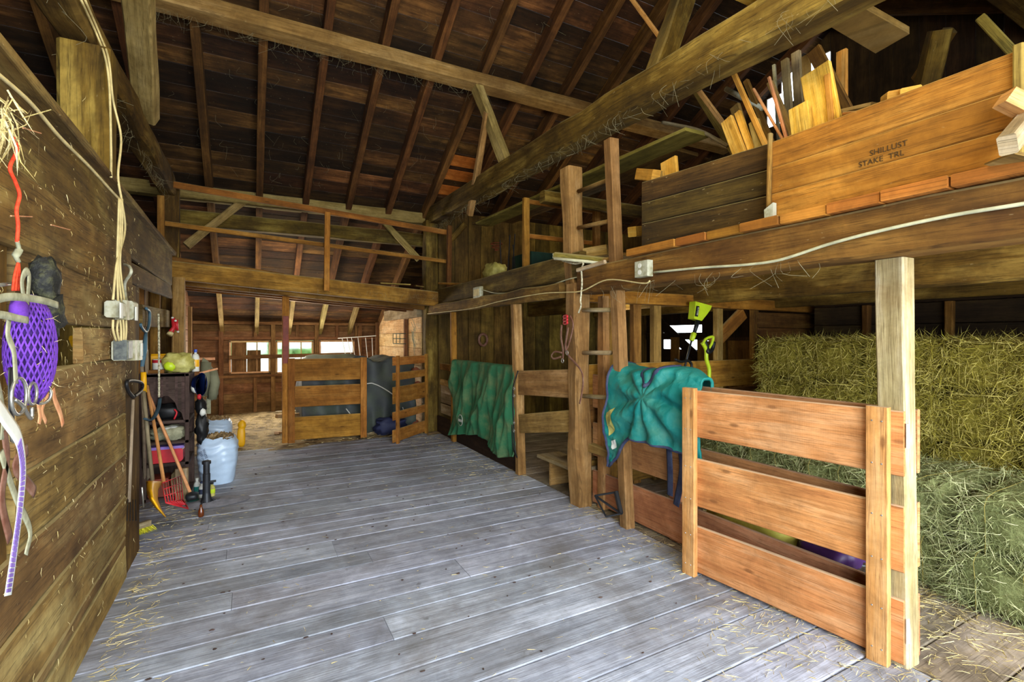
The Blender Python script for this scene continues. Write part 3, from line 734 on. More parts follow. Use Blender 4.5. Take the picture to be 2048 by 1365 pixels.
# ---- open gate beside the grey post
g0, g1 = P(1386, 1146, Z=0), P(1762, 1318, Z=0); g0.z = g1.z = 0
gd = (g1-g0).normalized(); gn = V((-gd.y, gd.x, 0)).normalized()
if gn.x > 0: gn = -gn                                    # towards the aisle
ZB = [(.02, .31), (.435, .735), (.87, 1.165)]
gate = root('gate', g0.lerp(g1, .5), 'open orange-brown three-board gate hinged on the grey post at the right', 'gate')
for i, (a, b) in enumerate(ZB):
    o = V((0, 0, (a+b)/2)) - gn*.0
    MB().beam(g0+o-gd*.04, g1+o+gd*.09, .025, b-a, seg=4, r=[.3, .6, .45][i], jit=.001).obj('board', 'gate', gate)
for q, nm in ((g0, 0), (g1, 1)):
    c = q+gn*.0335
    MB().beam(c+V((0, 0, .0)), c+V((0, 0, 1.18)), .04, .088, up=gd, r=.5, bev=.004).obj('stile', 'gate', gate)
    for a, b in ZB:
        for zz in (a+.05, b-.05):
            for dx in (-.018, .02): MB().lathe(c+gn*.0205+gd*dx+V((0, 0, zz)), [(.004, 0), (.003, .0015)], 8, axis=gn).obj('nail_head', 'steel', gate)
for zz in (1.0, .12):
    h = MB(); c = g1+gd*.098+gn*-.01+V((0, 0, zz))
    h.tube([c, c+V((0, 0, .11))], .007, 8); h.beam(c+V((.0, 0, .0)), c+V((.0, 0, .11)), .03, .003, up=gd)
    h.obj('hinge', 'white', gate, label='white painted hinge')
# ---- fixed board fence behind the gate (X = 2.76)
fen = root('board_fence', (2.76, 2.2, 0), 'fixed three-board fence behind the open gate, running from the grey post to the ladder', 'fence')
for i, (a, b) in enumerate(ZB):
    MB().beam((2.735, 1.115, (a+b)/2+.0), (2.735, 3.55, (a+b)/2), .025, b-a, seg=6, jit=.002).obj('board', 'gateback', fen)
MB().beam((2.775, 2.62, 0), (2.775, 2.62, 1.16), .05, .09, up=(0, 1, 0)).obj('upright', 'gateback', fen)
MB().beam((2.775, 3.2, 0), (2.775, 3.2, 1.16), .05, .09, up=(0, 1, 0)).obj('upright', 'gateback', fen)
# ---- low stall gate between the main post and the squared post
st = root('stall_barrier', (2.6, 4.15, 0), 'two weathered boards closing the stall left of the ladder post', 'barrier')
MB().beam(P(1036, 766, X=2.57), P(1150, 768, X=2.57), .025, .26, seg=4, jit=.004).obj('board', 'postwarm', st)
MB().beam(P(1041, 848, X=2.57), P(1155, 842, X=2.57), .025, .20, seg=4, jit=.004).obj('board', 'postwarm', st)
# ---- wooden step inside it
sp = root('wooden_step', (2.9, 4.1, 0), 'small two-tread wooden step at the foot of the ladder post', 'step')
MB().box(2.66, 2.94, 3.75, 4.42, .235, .27).obj('tread', 'postgrey', sp); MB().box(2.95, 3.2, 3.75, 4.3, .45, .48).obj('tread', 'postgrey', sp)
for y in (3.8, 4.18): MB().box(2.68, 2.93, y, y+.03, 0, .235).obj('side_panel', 'postwarm', sp)
for y in (3.8, 4.24): MB().box(2.96, 3.18, y, y+.03, 0, .45).obj('side_panel', 'postwarm', sp)
# kick boards and rail under the green blanket
kb = root('stall_boarding', (2.64, 5.6, 0), 'dark plank stall front under the green blanket', 'stall front')
MB().beam((2.63, 4.82, .13), (2.63, 7.4, .13), .03, .27, seg=6, jit=.004).obj('board', 'darkwall', kb)
MB().beam((2.63, 4.78, 1.05), (2.63, 6.62, 1.05), .03, .13, seg=4).obj('top_rail', 'gateold', kb)
MB().beam((2.63, 4.82, .62), (2.63, 6.58, .62), .03, .2, seg=4).obj('board', 'darkwall', kb)
lf = root('stall_boarding', (2.64, 7.0, 0), 'grey lapped boards between the amber stall post and the loft corner post', 'stall front')
MB().beam((2.66, 6.68, .78), (2.66, 7.42, .80), .03, .09).obj('top_rail', 'lumber2', lf)
for z in (.38, .55, .7): MB().beam((2.67, 6.68, z), (2.67, 7.42, z), .02, .15).obj('board', 'postgrey', lf)
MB().beam((2.66, 6.95, 1.04), (2.66, 7.42, 1.04), .03, .1).obj('top_rail', 'beam', lf)

# ---- stall partition across the right bay (Y = 3.75)
pt = root('stall_partition', (4.5, 3.8, 0), 'open stud partition with boarded lower half, seen between ladder and hay', 'partition')
MB().beam((2.75, 3.8, 1.90), (6.9, 3.8, 1.88), .11, .12, seg=10, jit=.008).obj('top_beam', 'gold', pt)
for a, b in ((.05, .32), (.34, .62), (.64, .92), (.94, 1.24)):
    MB().beam((2.8, 3.79, (a+b)/2), (6.9, 3.79, (a+b)/2), .025, b-a, seg=4).obj('board', 'gateold' if a > .9 else 'stud', pt)
for px, w in ((1271, .10), (1311, .10), (1436, .09), (1508, .08)):
    q = P(px, 680, Y=3.86); MB().beam((q.x, 3.86, 0), (q.x, 3.86, 1.84), w, .07, up=(0, 1, 0), seg=4, jit=.003).obj('stud', 'beam' if px in (1271, 1508) else 'lumber2', pt)
MB().poly([P(1437, 722, Y=3.84), P(1437, 628, Y=3.84), P(1480, 626, Y=3.84), P(1440, 722, Y=3.84)], (0, 1, 0), .02)
MB().beam(P(1425, 690, Y=3.9), P(1487, 625, Y=3.9), .03, .17).obj('gusset_board', 'gateold', pt)
for z in (1.33, 1.52, 1.71): MB().beam((P(1513, 680, Y=3.83).x, 3.83, z), (6.9, 3.83, z), .02, .185).obj('board', 'stud', pt)
MB().beam((P(1425, 590, Y=3.8).x-.1, 3.8, 1.985), (P(1425, 590, Y=3.8).x+.4, 3.8, 1.985), .1, .03).obj('blocking', 'lumber2', pt)
# frames in front of the far gable window
fr = root('window_guard', (6.9, 6.5, .9), 'dark cross-braced boards in front of the small bright window beyond the ladder', 'guard')
MB().beam((6.965, 5.9, 1.52), (6.965, 7.35, 1.52), .03, .13).obj('rail', 'darkwall', fr)
MB().beam((6.935, 6.0, 1.1), (6.935, 6.95, 1.78), .03, .18).obj('brace', 'darkwall', fr)
MB().beam((6.91, 6.55, 0), (6.91, 6.55, 1.5), .03, .2, up=(0, 1, 0)).obj('board', 'stud', fr)
bx = root('wall_shelf', (6.8, 4.9, 1.2), 'dark cupboard against the far wall between stall studs', 'cupboard')
MB().box(6.4, 6.9, 4.4, 5.6, .3, 1.5).obj('body', 'darkwall', bx); MB().box(6.35, 6.4, 4.45, 4.98, .35, 1.45).obj('door', 'stud', bx); MB().box(6.35, 6.4, 5.02, 5.55, .35, 1.45).obj('door', 'stud', bx)
# wall studs behind the hay
for i, y in enumerate((2.9, 2.0, 1.1, .2)):
    timber('stud', (6.92, y, 0), (6.92, y, 3.2), .09, .1, 'beam', 'wall stud behind the hay stack, %s from the partition' % ['nearest', 'second', 'third', 'fourth'][i], 'stud', up=(0, 1, 0))
mb = MB()
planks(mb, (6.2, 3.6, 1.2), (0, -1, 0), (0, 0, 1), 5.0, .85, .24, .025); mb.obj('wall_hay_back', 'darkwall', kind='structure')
for i, y in enumerate((3.0, 2.25, 1.5, .75, 0)):
    timber('stud', (6.15, y, 1.2), (6.15, y, 1.86), .08, .07, 'beam', 'short stud above the hay on the boarded back wall, %s from the left' % ['first', 'second', 'third', 'fourth', 'fifth'][i], 'stud', up=(0, 1, 0), seg=2)

# ---- hay stack
def bale(seed, mat, n=2600):
    rr = random.Random(seed); mb = MB(); lx, ly, lz = .88, .44, .365
    mb.blob((0, 0, lz/2), lx/2, ly/2*.97, lz/2, jit=.05, n=32, m=18, p=.34, freq=6, r=.12)
    for _ in range(n):
        f = rr.random()
        if f < .42: p = V((-lx/2*rr.uniform(.94, 1.0), rr.uniform(-.5, .5)*ly*.96, rr.uniform(.03, .97)*lz)); nn = V((-1, 0, 0))
        elif f < .62: p = V((rr.uniform(-.5, .5)*lx, rr.choice((-1, 1))*ly/2*.96, rr.uniform(.03, .97)*lz)); nn = V((0, math.copysign(1, p.y), 0))
        elif f < .9: p = V((rr.uniform(-.5, .5)*lx, rr.uniform(-.5, .5)*ly, lz*.98)); nn = V((0, 0, 1))
        else: p = V((-lx/2, rr.choice((-1, 1))*ly/2*.93, rr.uniform(0, 1)*lz)); nn = V((-1, 0, 0))
        d = V((rr.gauss(0, 1), rr.gauss(0, 1), rr.gauss(-.2, 1))); d = d - nn*d.dot(nn)*.8 + nn*abs(rr.gauss(0, .35))
        mb.strand(p, d, rr.uniform(.03, .15), rr.uniform(.0008, .0022), r=rr.random(), bend=rr.uniform(-.6, .6))
    return mb, mat
def make_bale(seed, mat):
    mb, m = bale(seed, mat)
    o = mb.obj('hay_bale', m, origin=(0, 0, 0))
    for s in (-1, 1):
        t = MB(); pts = [V((-.445, s*.1, .0)), V((-.45, s*.1, .18)), V((-.44, s*.1, .37)), V((0, s*.1, .375)), V((.44, s*.1, .37))]
        t.tube(curve_pts(pts, 3), .0018, 5).obj('twine', 'twine', o)
    return o
protos = [make_bale(s, 'hay') for s in (1, 2, 3)]; protosg = [make_bale(s, 'haygrey') for s in (4, 5)]
used = set()
def place_bale(protos, loc, lab, grp, sz=1.0):
    p = R.choice(protos)
    if p.name not in used: used.add(p.name); o = p
    else: o = copy_tree(p, loc)
    o.location = V(loc); o.rotation_euler = (R.uniform(-.03, .03), R.uniform(-.02, .02), R.uniform(-.05, .05)); o.scale = (1, R.uniform(.96, 1.04), sz)
    setp(o, lab, 'hay bale', grp)
rn = ['bottom', 'second', 'third', 'top']
cn = ['at the left end', 'second from the left end', 'third from the left end', 'fourth from the left end', 'fifth from the left end', 'sixth from the left end', 'seventh from the left end', 'eighth from the left end']
for r_ in range(4):
    for c_ in range(8):
        place_bale(protos, (4.92+R.uniform(-.03, .03), 2.93-c_*.475+R.uniform(-.01, .01), r_*.372+R.uniform(0, .0)), 'golden hay bale in the %s row of the tall stack, %s' % (rn[r_], cn[c_]), 'hay bales of the tall stack')
for r_ in range(2):
    for c_ in range(7):
        place_bale(protosg, (4.02+R.uniform(-.04, .04)-(.06 if c_ > 2 else 0), 2.95-c_*.475, r_*.315), 'grey green hay bale, %s layer of the low step, %s' % (['lower', 'upper'][r_], cn[c_]), 'hay bales of the low front step', sz=.85)

# ---- feed sacks behind the gate
ys_ = MB(); ys_.blob((3.08, 2.15, .17), .22, .36, .18, jit=.14, n=28, m=14, p=.6, freq=3.5)
o = ys_.obj('feed_sack', 'feedyellow', smooth=True); L(o, 'crumpled yellow feed sack on the floor behind the open gate', 'sack')
text('HORSE', .07, (2.95, 2.08, .345), (0, -1, 0), (1, 0, 1.2), 'inkblack', o)
o = MB().blob((3.05, 1.66, .15), .18, .18, .16, jit=.12, n=28, m=14, p=.55, freq=3).obj('feed_sack', 'feedpurple', smooth=True); L(o, 'dark purple feed sack on the floor next to the grey post', 'sack')
MB().box(2.92, 2.98, 1.70, 1.77, .285, .30).obj('printed_patch', 'feedyellow', o)
o = MB().blob((2.91, 1.40, .14), .08, .07, .13, jit=.16, n=24, m=12, p=.7, freq=4).obj('feed_sack', 'bag', smooth=True); L(o, 'white and purple plastic sack crumpled behind the gate hinge end', 'sack')

# ---- green blanket over the stall front (X 2.5)
def drape(y0, y1, zt, xr, bot, folds, amp, seed, back=.14, flare=0.0, top=.03):
    so = V((seed*7.1, 0, 0))
    def fn(s, t):
        y = y0+(y1-y0)*s; zb = bot(s)
        arc = t*(back+.10+(zt-zb))
        if arc < back: x = xr+.05; z = zt-back+arc
        elif arc < back+.10: a = (arc-back)/.10*pi; x = xr+.05*cos(a); z = zt+top*sin(a)
        else: x = xr-.05; z = zt-(arc-back-.10)
        dr = max(0, zt-z)
        f = sum(a_*(1-2*abs(sin(pi*(s*n_+p_+dr*q_+.25*noise.noise(V((s*3, dr*3, seed+2))))))**.8) for (n_, p_, a_, q_) in folds)
        nz = noise.noise(V((s*5, dr*4, seed)))*.6 + noise.noise(V((s*14, dr*9, seed+5)))*.25
        if x < xr: x += -amp*min(1, .25+dr*1.6)*(.9+f) + .03*nz; y += .03*noise.noise(V((dr*3, s*3, seed+9))) + flare*dr*(.5-s)*-1
        z += .012*nz
        return (x, y, z)
    return fn
bl = MB().grid(drape(4.70, 6.60, 1.15, 2.60, lambda s: (.20-.5*s if s < .14 else .13+.40*(s-.14) if s < .5 else .274-.34*(s-.5)),
     [(3.1, .1, .75, -.9), (6.2, .3, .35, -1.3), (11, .7, .22, -.5)], .065, 3), 130, 80).obj('horse_blanket', 'green', smooth=True, solid=.012)
L(bl, 'dusty dark green horse blanket hanging over the stall front beside the squared post', 'blanket')
lg = root('logo_patch_holder', P(921, 840, X=2.47), None, None); bpy.data.objects.remove(lg)
c = P(921, 841, X=2.455)
q = MB().lathe(c, [(.001, 0), (.075, 0), (.075, .003), (.001, .003)], 28, axis=(-1, 0, 0)).obj('logo_patch', 'white', bl, label='round white logo patch')
MB().lathe(c+V((-.004, 0, 0)), [(.001, 0), (.066, 0), (.066, .001), (.001, .001)], 28, axis=(-1, 0, 0)).obj('patch_field', 'green', q)
MB().box(c.x-.008, c.x-.006, c.y-.06, c.y+.06, c.z-.02, c.z+.014).obj('patch_band', 'white', q)
# black strap with snaps hanging beside it
hs = root('hanging_strap', P(1028, 740, X=2.5), 'black strap with metal snaps hanging on the squared stall post', 'strap')
cp = [P(1036, 742, X=2.53), P(1026, 780, X=2.5), P(1027, 840, X=2.49), P(1030, 900, X=2.49), P(1034, 915, X=2.49), P(1026, 895, X=2.5), P(1024, 850, X=2.5)]
MB().tube(curve_pts(cp), [(.013, .005)]*(6*8+1), 6, flat=(1, 0, 0)).obj('strap', 'black', hs, smooth=True)
for yy in (778, 792, 846, 862): 
    m_ = MB(); cc = P(1028, yy, X=2.475); ring = [cc+V((0, .014*cos(a*pi/6), .016*sin(a*pi/6))) for a in range(13)]
    m_.tube(ring, .004, 6, caps=False).obj('snap_ring', 'steel', hs, smooth=True)

# ---- teal quilted blanket over the fence and ladder rail
def fn2(s, t):
    y = 2.26 + (3.08-2.26)*s
    zt = 1.235 + .02*sin(s*7); zb = .74 - .10*max(0, s-.75)*4*.9 - .20*max(0, s-.7)*3.3
    Lh = .16 + .12 + (zt-zb); arc = t*Lh
    hw = .12*min(1, .25+s*3.5); zt -= .05*(1-min(1, s*3.5))
    if arc < .16: x = 2.70+hw; z = zt-.16+arc
    elif arc < .28: a = (arc-.16)/.12*pi; x = 2.70+hw*cos(a); z = zt+.035*sin(a)
    else: x = 2.70-hw; z = zt-(arc-.28)
    dr = max(0, zt-z)
    if x < 2.7:
        puff = .05*sin(min(1, dr/.45)*pi*.85)
        # folds gather at a knot near s=.52
        ang = math.atan2(dr-.16, (s-.5)*.95); f = .022*sin(ang*9)*min(1, 3.5*sqrt((dr-.16)**2+(s-.5)**2))
        x += -puff - .02 + f*1.2 + .03*noise.noise(V((s*4, dr*5, 1.5))) - .011*(1-min(1, 4*abs(noise.noise(V((s*4.5+dr*3, dr*6-s*2, 3)))))) - .004*(1-min(1, 5*abs(noise.noise(V((s*9-dr*4, dr*9, 6))))))
        y += .10*dr*(s-.35) + .03*noise.noise(V((dr*4, s*3, 8)))
    return (x, y, z + .01*noise.noise(V((s*8, t*8, 4))))
b2 = MB().grid(fn2, 140, 110).obj('horse_blanket', 'teal', smooth=True, solid=.02)
L(b2, 'bright teal quilted horse blanket over the fence behind the open gate', 'blanket')
ed = MB().tube([V(fn2(i/40, 1.0)) for i in range(41)], [(.014, .012)]*41, 6).obj('hem_binding', 'navy', b2, smooth=True)
MB().tube([V(fn2(1.0, .1+.9*i/40)) + V((-.005, .005, 0)) for i in range(41)], [(.02, .012)]*41, 6).obj('edge_binding', 'navy', b2, smooth=True)
for (sa, ta, sb, tb) in ((.62, .27, .50, .48), (.50, .48, .30, .27)):
    MB().tube([V(fn2(sa+(sb-sa)*i/16, ta+(tb-ta)*i/16))+V((-.014, 0, .006)) for i in range(17)], [(.016, .004)]*17, 6, flat=(1, 0, 0)).obj('surcingle_strap', 'navy', b2, smooth=True)
MB().grid(lambda a, b: V(fn2(.955-.085*a, .60+.19*b))+V((-.017, 0, 0)), 12, 16).obj('sewn_patch', 'olive', b2, label='khaki rectangular patch')
MB().grid(lambda a, b: V(fn2(.95-.06*a, .83+.07*b+.03*a))+V((-.017, 0, 0)), 8, 8).obj('care_label', 'white', b2, label='small white label')
for i, (xa, xb, yb_) in enumerate(((1338, 1340, 992), (1362, 1352, 1012))):
    MB().tube(curve_pts([P(xa, 898, X=2.60), P(xa+2, 945, X=2.62), P(xb, yb_, X=2.62)], 6), [(.028, .003)]*13, 6, flat=(1, 0, 0)).obj('leg_strap', 'navy', b2, smooth=True)

# ---- red halter on the main post
hl = root('halter', P(1130, 640, X=2.5), 'brown leather halter with a red rope coil hanging on the ladder post', 'halter')
for k_ in range(3):
    c = P(1131, 634+k_*7, X=2.46); MB().tube([c+V((.045*cos(a*pi/8)*.4, .055*cos(a*pi/8), .012*sin(a*pi/8)+.004*k_)) for a in range(17)], .009, 7, caps=False).obj('rope_coil', 'red', hl, smooth=True)
def strap(pts, X_, mat, par, w=.012, n=6):
    c = curve_pts([P(a, b, X=X_) for a, b in pts], n)
    return MB().tube(c, [(w, .003)]*len(c), 6, flat=(1, 0, 0)).obj('strap', mat, par, smooth=True)
strap([(1140, 632), (1146, 650), (1140, 680), (1133, 702), (1137, 712), (1160, 738), (1166, 760), (1163, 790), (1159, 808)], 2.47, 'leather', hl, .011)
strap([(1123, 650), (1122, 675), (1126, 700), (1125, 722)], 2.46, 'leather', hl, .014)
strap([(1124, 706), (1110, 704), (1103, 712), (1108, 718), (1122, 714)], 2.46, 'leather', hl, .009)
strap([(1136, 655), (1131, 690), (1132, 704)], 2.46, 'leather', hl, .014)
for (a, b) in ((1134, 706), (1125, 722)):
    c = P(a, b, X=2.45); MB().tube([c+V((0, .018*cos(q*pi/6), .018*sin(q*pi/6))) for q in range(13)], .004, 6, caps=False).obj('ring', 'steel', hl, smooth=True)
# cream rope tied round the beam above it
rp = curve_pts([P(1125, 522, X=2.47), P(1150, 528, X=2.46), P(1166, 526, X=2.45), P(1163, 540, X=2.46), P(1164, 570, X=2.46), P(1161, 600, X=2.46), P(1162, 612, X=2.45), P(1157, 626, X=2.46)], 6)
L(MB().tube(rp, .0075, 7).obj('rope', 'rope', smooth=True), 'knotted cream rope hanging down the ladder post', 'rope')

# ---- electrical: cable with outlet boxes along the loft beams
def cable(pts, X_, rad, mat, label, n=6):
    c = curve_pts([P(a, b, X=X_) for a, b in pts], n); return L(MB().tube(c, rad, 6).obj('cable', mat, smooth=True), label, 'cable')
cable([(2900, 270), (2400, 350), (2046, 408), (1900, 432), (1760, 462), (1660, 488), (1560, 520), (1490, 530), (1400, 536), (1308, 545)], 2.488, .008, 'wirewhite', 'white cable running along the long loft beam to the outlet box')
cable([(1300, 562), (1285, 567), (1215, 560), (1165, 582), (1130, 585), (1080, 588), (1000, 603), (940, 618), (855, 628)], 2.46, .0055, 'wire', 'cream cable stapled along the lower stall header')
cable([(1282, 545), (1230, 565), (1190, 552), (1140, 558), (1090, 575), (1050, 582), (995, 587), (965, 580)], 2.51, .005, 'wirewhite', 'thin cable looping between the outlet box and the small switch box')
ob = root('outlet_box', P(1291, 540, X=2.47), 'grey outlet box on the long beam beside the ladder rail', 'outlet box')
a, b = P(1279, 525, X=2.49), P(1304, 553, X=2.49)
MB().box(2.445, 2.5, b.y, a.y, b.z, a.z).obj('housing', 'box', ob)
for zz in (.3, .7):
    c = V((2.445, a.y-.4*(a.y-b.y), b.z+(a.z-b.z)*zz)); MB().lathe(c, [(.001, 0), (.017, 0), (.017, .003), (.001, .003)], 18, axis=(-1, 0, 0)).obj('socket', 'white', ob)
sw = root('switch_box', P(958, 586, X=2.5), 'small pale switch box on the dark upper stall beam', 'switch box')
a, b = P(952, 576, X=2.53), P(965, 596, X=2.53); MB().box(2.49, 2.54, b.y, a.y, b.z, a.z).obj('housing', 'box', sw)
MB().box(2.485, 2.49, b.y+.02, a.y-.02, b.z+.03, a.z-.03).obj('switch_plate', 'wire', sw)

# ---- lime string trimmer hung on the partition (Y 3.7)
tr_ = root('string_trimmer', P(1395, 650, Y=3.66), 'lime green and black cordless string trimmer hung on the stall partition', 'trimmer')
yy = 3.60
MB().poly([P(1391, 603, Y=yy), P(1424, 612, Y=yy), P(1421, 620, Y=yy), P(1412, 632, Y=yy), P(1404, 642, Y=yy), P(1388, 638, Y=yy), P(1390, 620, Y=yy)], (0, 1, 0), .08).obj('motor_housing', 'lime', tr_)
MB().poly([P(1393, 612, Y=yy-.003), P(1399, 613, Y=yy-.003), P(1396, 634, Y=yy-.003), P(1390, 633, Y=yy-.003)], (0, 1, 0), .004).obj('name_plate', 'black', tr_)
text('RYOBI', .03, P(1395.5, 623, Y=yy-.007), P(1394, 633, Y=yy)-P(1397, 613, Y=yy), V((1, 0, .1)), 'white', tr_)
MB().tube([P(1396, 641, Y=yy+.03), P(1388, 668, Y=yy+.03)], [.026, .02], 10).obj('grip', 'black', tr_, smooth=True)
MB().tube([P(1388, 667, Y=yy+.03), P(1383, 682, Y=yy+.03)], [.03, .024], 10).obj('coupling', 'lime', tr_, smooth=True)
MB().tube([P(1383, 682, Y=yy+.03), P(1366, 748, Y=yy+.03)], .011, 8).obj('shaft', 'blackmetal', tr_, smooth=True)
MB().tube(curve_pts([P(1350, 719, Y=yy), P(1362, 724, Y=yy), P(1376, 722, Y=yy), P(1383, 730, Y=yy), P(1382, 744, Y=yy)], 5), .014, 8).obj('front_handle', 'black', tr_, smooth=True)
MB().tube([P(1408, 612, Y=yy+.04), P(1408, 612, Y=3.78)], .008, 6).obj('hook', 'steel', tr_)
t2 = root('lime_tool', P(1412, 690, Y=3.66), 'lime curved tool shaft with black trigger hanging right of the trimmer', 'tool')
MB().tube(curve_pts([P(1405, 686, Y=yy), P(1412, 700, Y=yy), P(1413, 720, Y=yy), P(1418, 738, Y=yy), P(1418, 760, Y=yy)], 6), .021, 9).obj('shaft', 'lime', t2, smooth=True)
MB().tube(curve_pts([P(1406, 688, Y=yy), P(1412, 678, Y=yy), P(1426, 674, Y=yy), P(1424, 686, Y=yy), P(1418, 697, Y=yy)], 6), .014, 8).obj('handle', 'lime', t2, smooth=True)
MB().tube(curve_pts([P(1407, 679, Y=yy+.03), P(1414, 692, Y=yy), P(1416, 705, Y=yy-.02), P(1424, 700, Y=yy), P(1428, 684, Y=yy)], 5), .02, 8).obj('trigger_guard', 'black', t2, smooth=True)

MB().tube([P(1416, 682, Y=yy), P(1416, 682, Y=3.80)], .008, 6).obj('hook', 'steel', t2)
# ---- black jack stand on the floor
js = root('jack_stand', P(1215, 1030, Z=0), 'small black steel jack stand on its side beside the ladder rail', 'jack stand')
pts = [P(1190, 992, X=2.45), P(1232, 985, X=2.55), P(1242, 1028, X=2.5), P(1212, 1034, X=2.42)]
for a, b in ((0, 1), (1, 2), (2, 3), (3, 0), (0, 2)): MB().beam(pts[a], pts[b], .014 if a else .02, .014).obj('leg', 'blackmetal', js)
MB().beam(pts[1], pts[2], .03, .04).obj('channel', 'blackmetal', js)
# ================================================================== RIGHT LOFT: BINS AND LUMBER
bn = root('plank_bin', (2.58, 1.9, 2.15), 'long amber three-plank bin side on the right-hand loft', 'bin')
ya, yb = P(1545, 300, X=2.58).y, P(2012, 200, X=2.58).y
MB().beam((2.57, ya, 2.225), (2.57, yb-.03, 2.225), .025, .143, r=.62, seg=4).obj('plank', 'gold', bn)
p2 = MB().beam((2.57, ya, 2.37), (2.57, yb-.03, 2.37), .025, .143, r=.35, seg=4).obj('plank', 'gold', bn)
MB().beam((2.57, ya, 2.515), (2.57, yb-.03, 2.515), .025, .143, r=.48, seg=4).obj('plank', 'gold', bn)
MB().beam((2.56, yb-.045, 2.15), (2.56, yb-.045, 2.6), .05, .03, up=(0, 1, 0)).obj('corner_post', 'lumber2', bn)
MB().beam((2.6, yb-.06, 2.37), (3.4, yb-.06, 2.37), .025, .44).obj('end_panel', 'gold', bn)
MB().beam((2.6, ya+.0, 2.37), (3.4, ya+.0, 2.37), .02, .42).obj('end_panel', 'beam', bn)
text('SHILLUST', .036, (2.554, P(1775, 298, X=2.55).y, P(1770, 298, X=2.55).z), (0, -1, 0), (0, 0, 1), 'inkbrown', p2)
text('STAKE  TRL', .036, (2.554, P(1760, 318, X=2.55).y, P(1760, 318, X=2.55).z), (0, -1, 0), (0, 0, 1), 'inkbrown', p2)
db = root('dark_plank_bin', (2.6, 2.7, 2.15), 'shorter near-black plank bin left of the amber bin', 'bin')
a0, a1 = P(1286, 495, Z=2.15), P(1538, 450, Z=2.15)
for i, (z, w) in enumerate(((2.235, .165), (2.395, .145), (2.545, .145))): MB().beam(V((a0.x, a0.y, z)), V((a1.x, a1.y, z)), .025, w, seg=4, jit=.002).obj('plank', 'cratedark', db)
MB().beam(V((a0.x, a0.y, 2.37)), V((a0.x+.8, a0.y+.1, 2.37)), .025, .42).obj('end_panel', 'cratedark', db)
ax = root('axe', P(1537, 445, X=2.53), 'axe standing head down between the two loft bins', 'axe')
MB().tube([P(1541, 268, X=2.56), P(1539, 340, X=2.54), P(1537, 425, X=2.535)], [(.017, .012)]*3, 8).obj('handle', 'beam', ax, smooth=True)
MB().poly([P(1528, 420, X=2.51), P(1546, 405, X=2.51), P(1546, 440, X=2.51), P(1538, 449, X=2.51), P(1529, 443, X=2.51)], (1, 0, 0), .03).obj('axe_head', 'box', ax, label='grey steel axe head')

# lumber standing in and behind the bins:  bottom px,py  top px,py  width_px  X  material  label
LUM = [
 (1490, 335, 1454, 240, 24, 2.85, 'lumber', 'wide orange board standing in the dark bin, leftmost'),
 (1512, 325, 1476, 225, 11, 2.88, 'lumber', 'narrow orange board standing just right of the wide one in the dark bin'),
 (1497, 300, 1470, 213, 18, 3.05, 'lumber2', 'olive board behind the narrow orange one'),
 (1527, 318, 1508, 243, 18, 2.83, 'lumber2', 'pale yellow board at the right end of the dark bin'),
 (1513, 250, 1452, 112, 8, 2.80, 'lumber', 'long orange stick leaning across the front of the tie beam'),
 (1545, 290, 1492, 162, 9, 3.1, 'beam', 'brown stick leaning behind the long orange stick'),
 (1572, 290, 1507, 178, 4, 2.86, 'handle', 'thin dowel leaning left from the amber bin'),
 (1575, 285, 1538, 155, 5, 2.84, 'handle', 'thin peach lath leaning left in the amber bin'),
 (1590, 280, 1540, 165, 10, 2.98, 'lumber2', 'weathered lath among the sticks of the amber bin'),
 (1607, 285, 1598, 212, 33, 2.82, 'lumber', 'short wide orange board left of the tallest board'),
 (1655, 265, 1631, 140, 48, 2.88, 'lumber', 'tallest wide orange board in the amber bin'),
 (1664, 255, 1655, 150, 8, 2.86, 'lumber', 'orange edge board on the right side of the tallest one'),
 (1700, 240, 1628, 100, 22, 3.2, 'beam', 'dull brown panel leaning behind the tallest board'),
 (1684, 190, 1684, 102, 15, 3.5, 'lumber', 'upright yellow batten standing clear right of the tall boards'),
 (1580, 250, 1570, 120, 12, 3.3, 'postgrey', 'grey board in front of the bright roof opening, leftmost'),
 (1600, 240, 1592, 105, 14, 3.35, 'postgrey', 'grey board in front of the bright roof opening, middle'),
 (1618, 230, 1612, 112, 12, 3.25, 'postwarm', 'brown grey board in front of the bright roof opening, rightmost'),
 (1556, 255, 1548, 130, 5, 3.4, 'box', 'thin metal strip at the left of the bright opening'),
 (1342, 372, 1338, 320, 36, 2.75, 'lumber', 'upright yellow block end at the left of the dark bin'),
 (1315, 372, 1320, 342, 8, 2.70, 'lumber2', 'small pale chip leaning against the yellow block'),
 (1448, 250, 1262, -4, 8, 3.0, 'handle', 'very long thin strip leaning up through the roof timbers left of the bins'),
 (1460, 290, 1385, 170, 13, 3.15, 'lumber2', 'pale two-edged stick leaning behind the tie beam'),
]
for (bx_, by_, tx_, ty_, w, X_, mat, lab) in LUM:
    a, b = P(bx_, by_, X=X_), P(tx_, ty_, X=X_)
    dd = (b-a).normalized()
    if a.z > 2.2 and dd.z > .25 and by_ < 372: a = a - dd*min((a.z-2.19)/dd.z, .42)
    dep = (a-V((0, 0, EYE))).length; wm = w*dep/980*1.0
    L(MB().beam(a, b, max(wm, .012), max(.018, min(.03, wm)), up=(1, 0, 0), seg=3, jit=.001, bev=.003).obj('lumber_piece', mat), lab, 'board', 'lumber standing in the loft bins')
def flat(p, q, w, h, mat, lab, **k): return L(MB().beam(p, q, w, h, **k).obj('lumber_piece', mat), lab, 'board')
flat(P(1279, 349, X=2.66), P(1312, 352, X=2.62), .07, .085, 'lumber', 'orange block lying on the left corner of the dark bin')
flat(P(1264, 464, X=2.7), P(1284, 463, X=2.9), .07, .08, 'lumber', 'small orange block end low between ladder rail and dark bin')
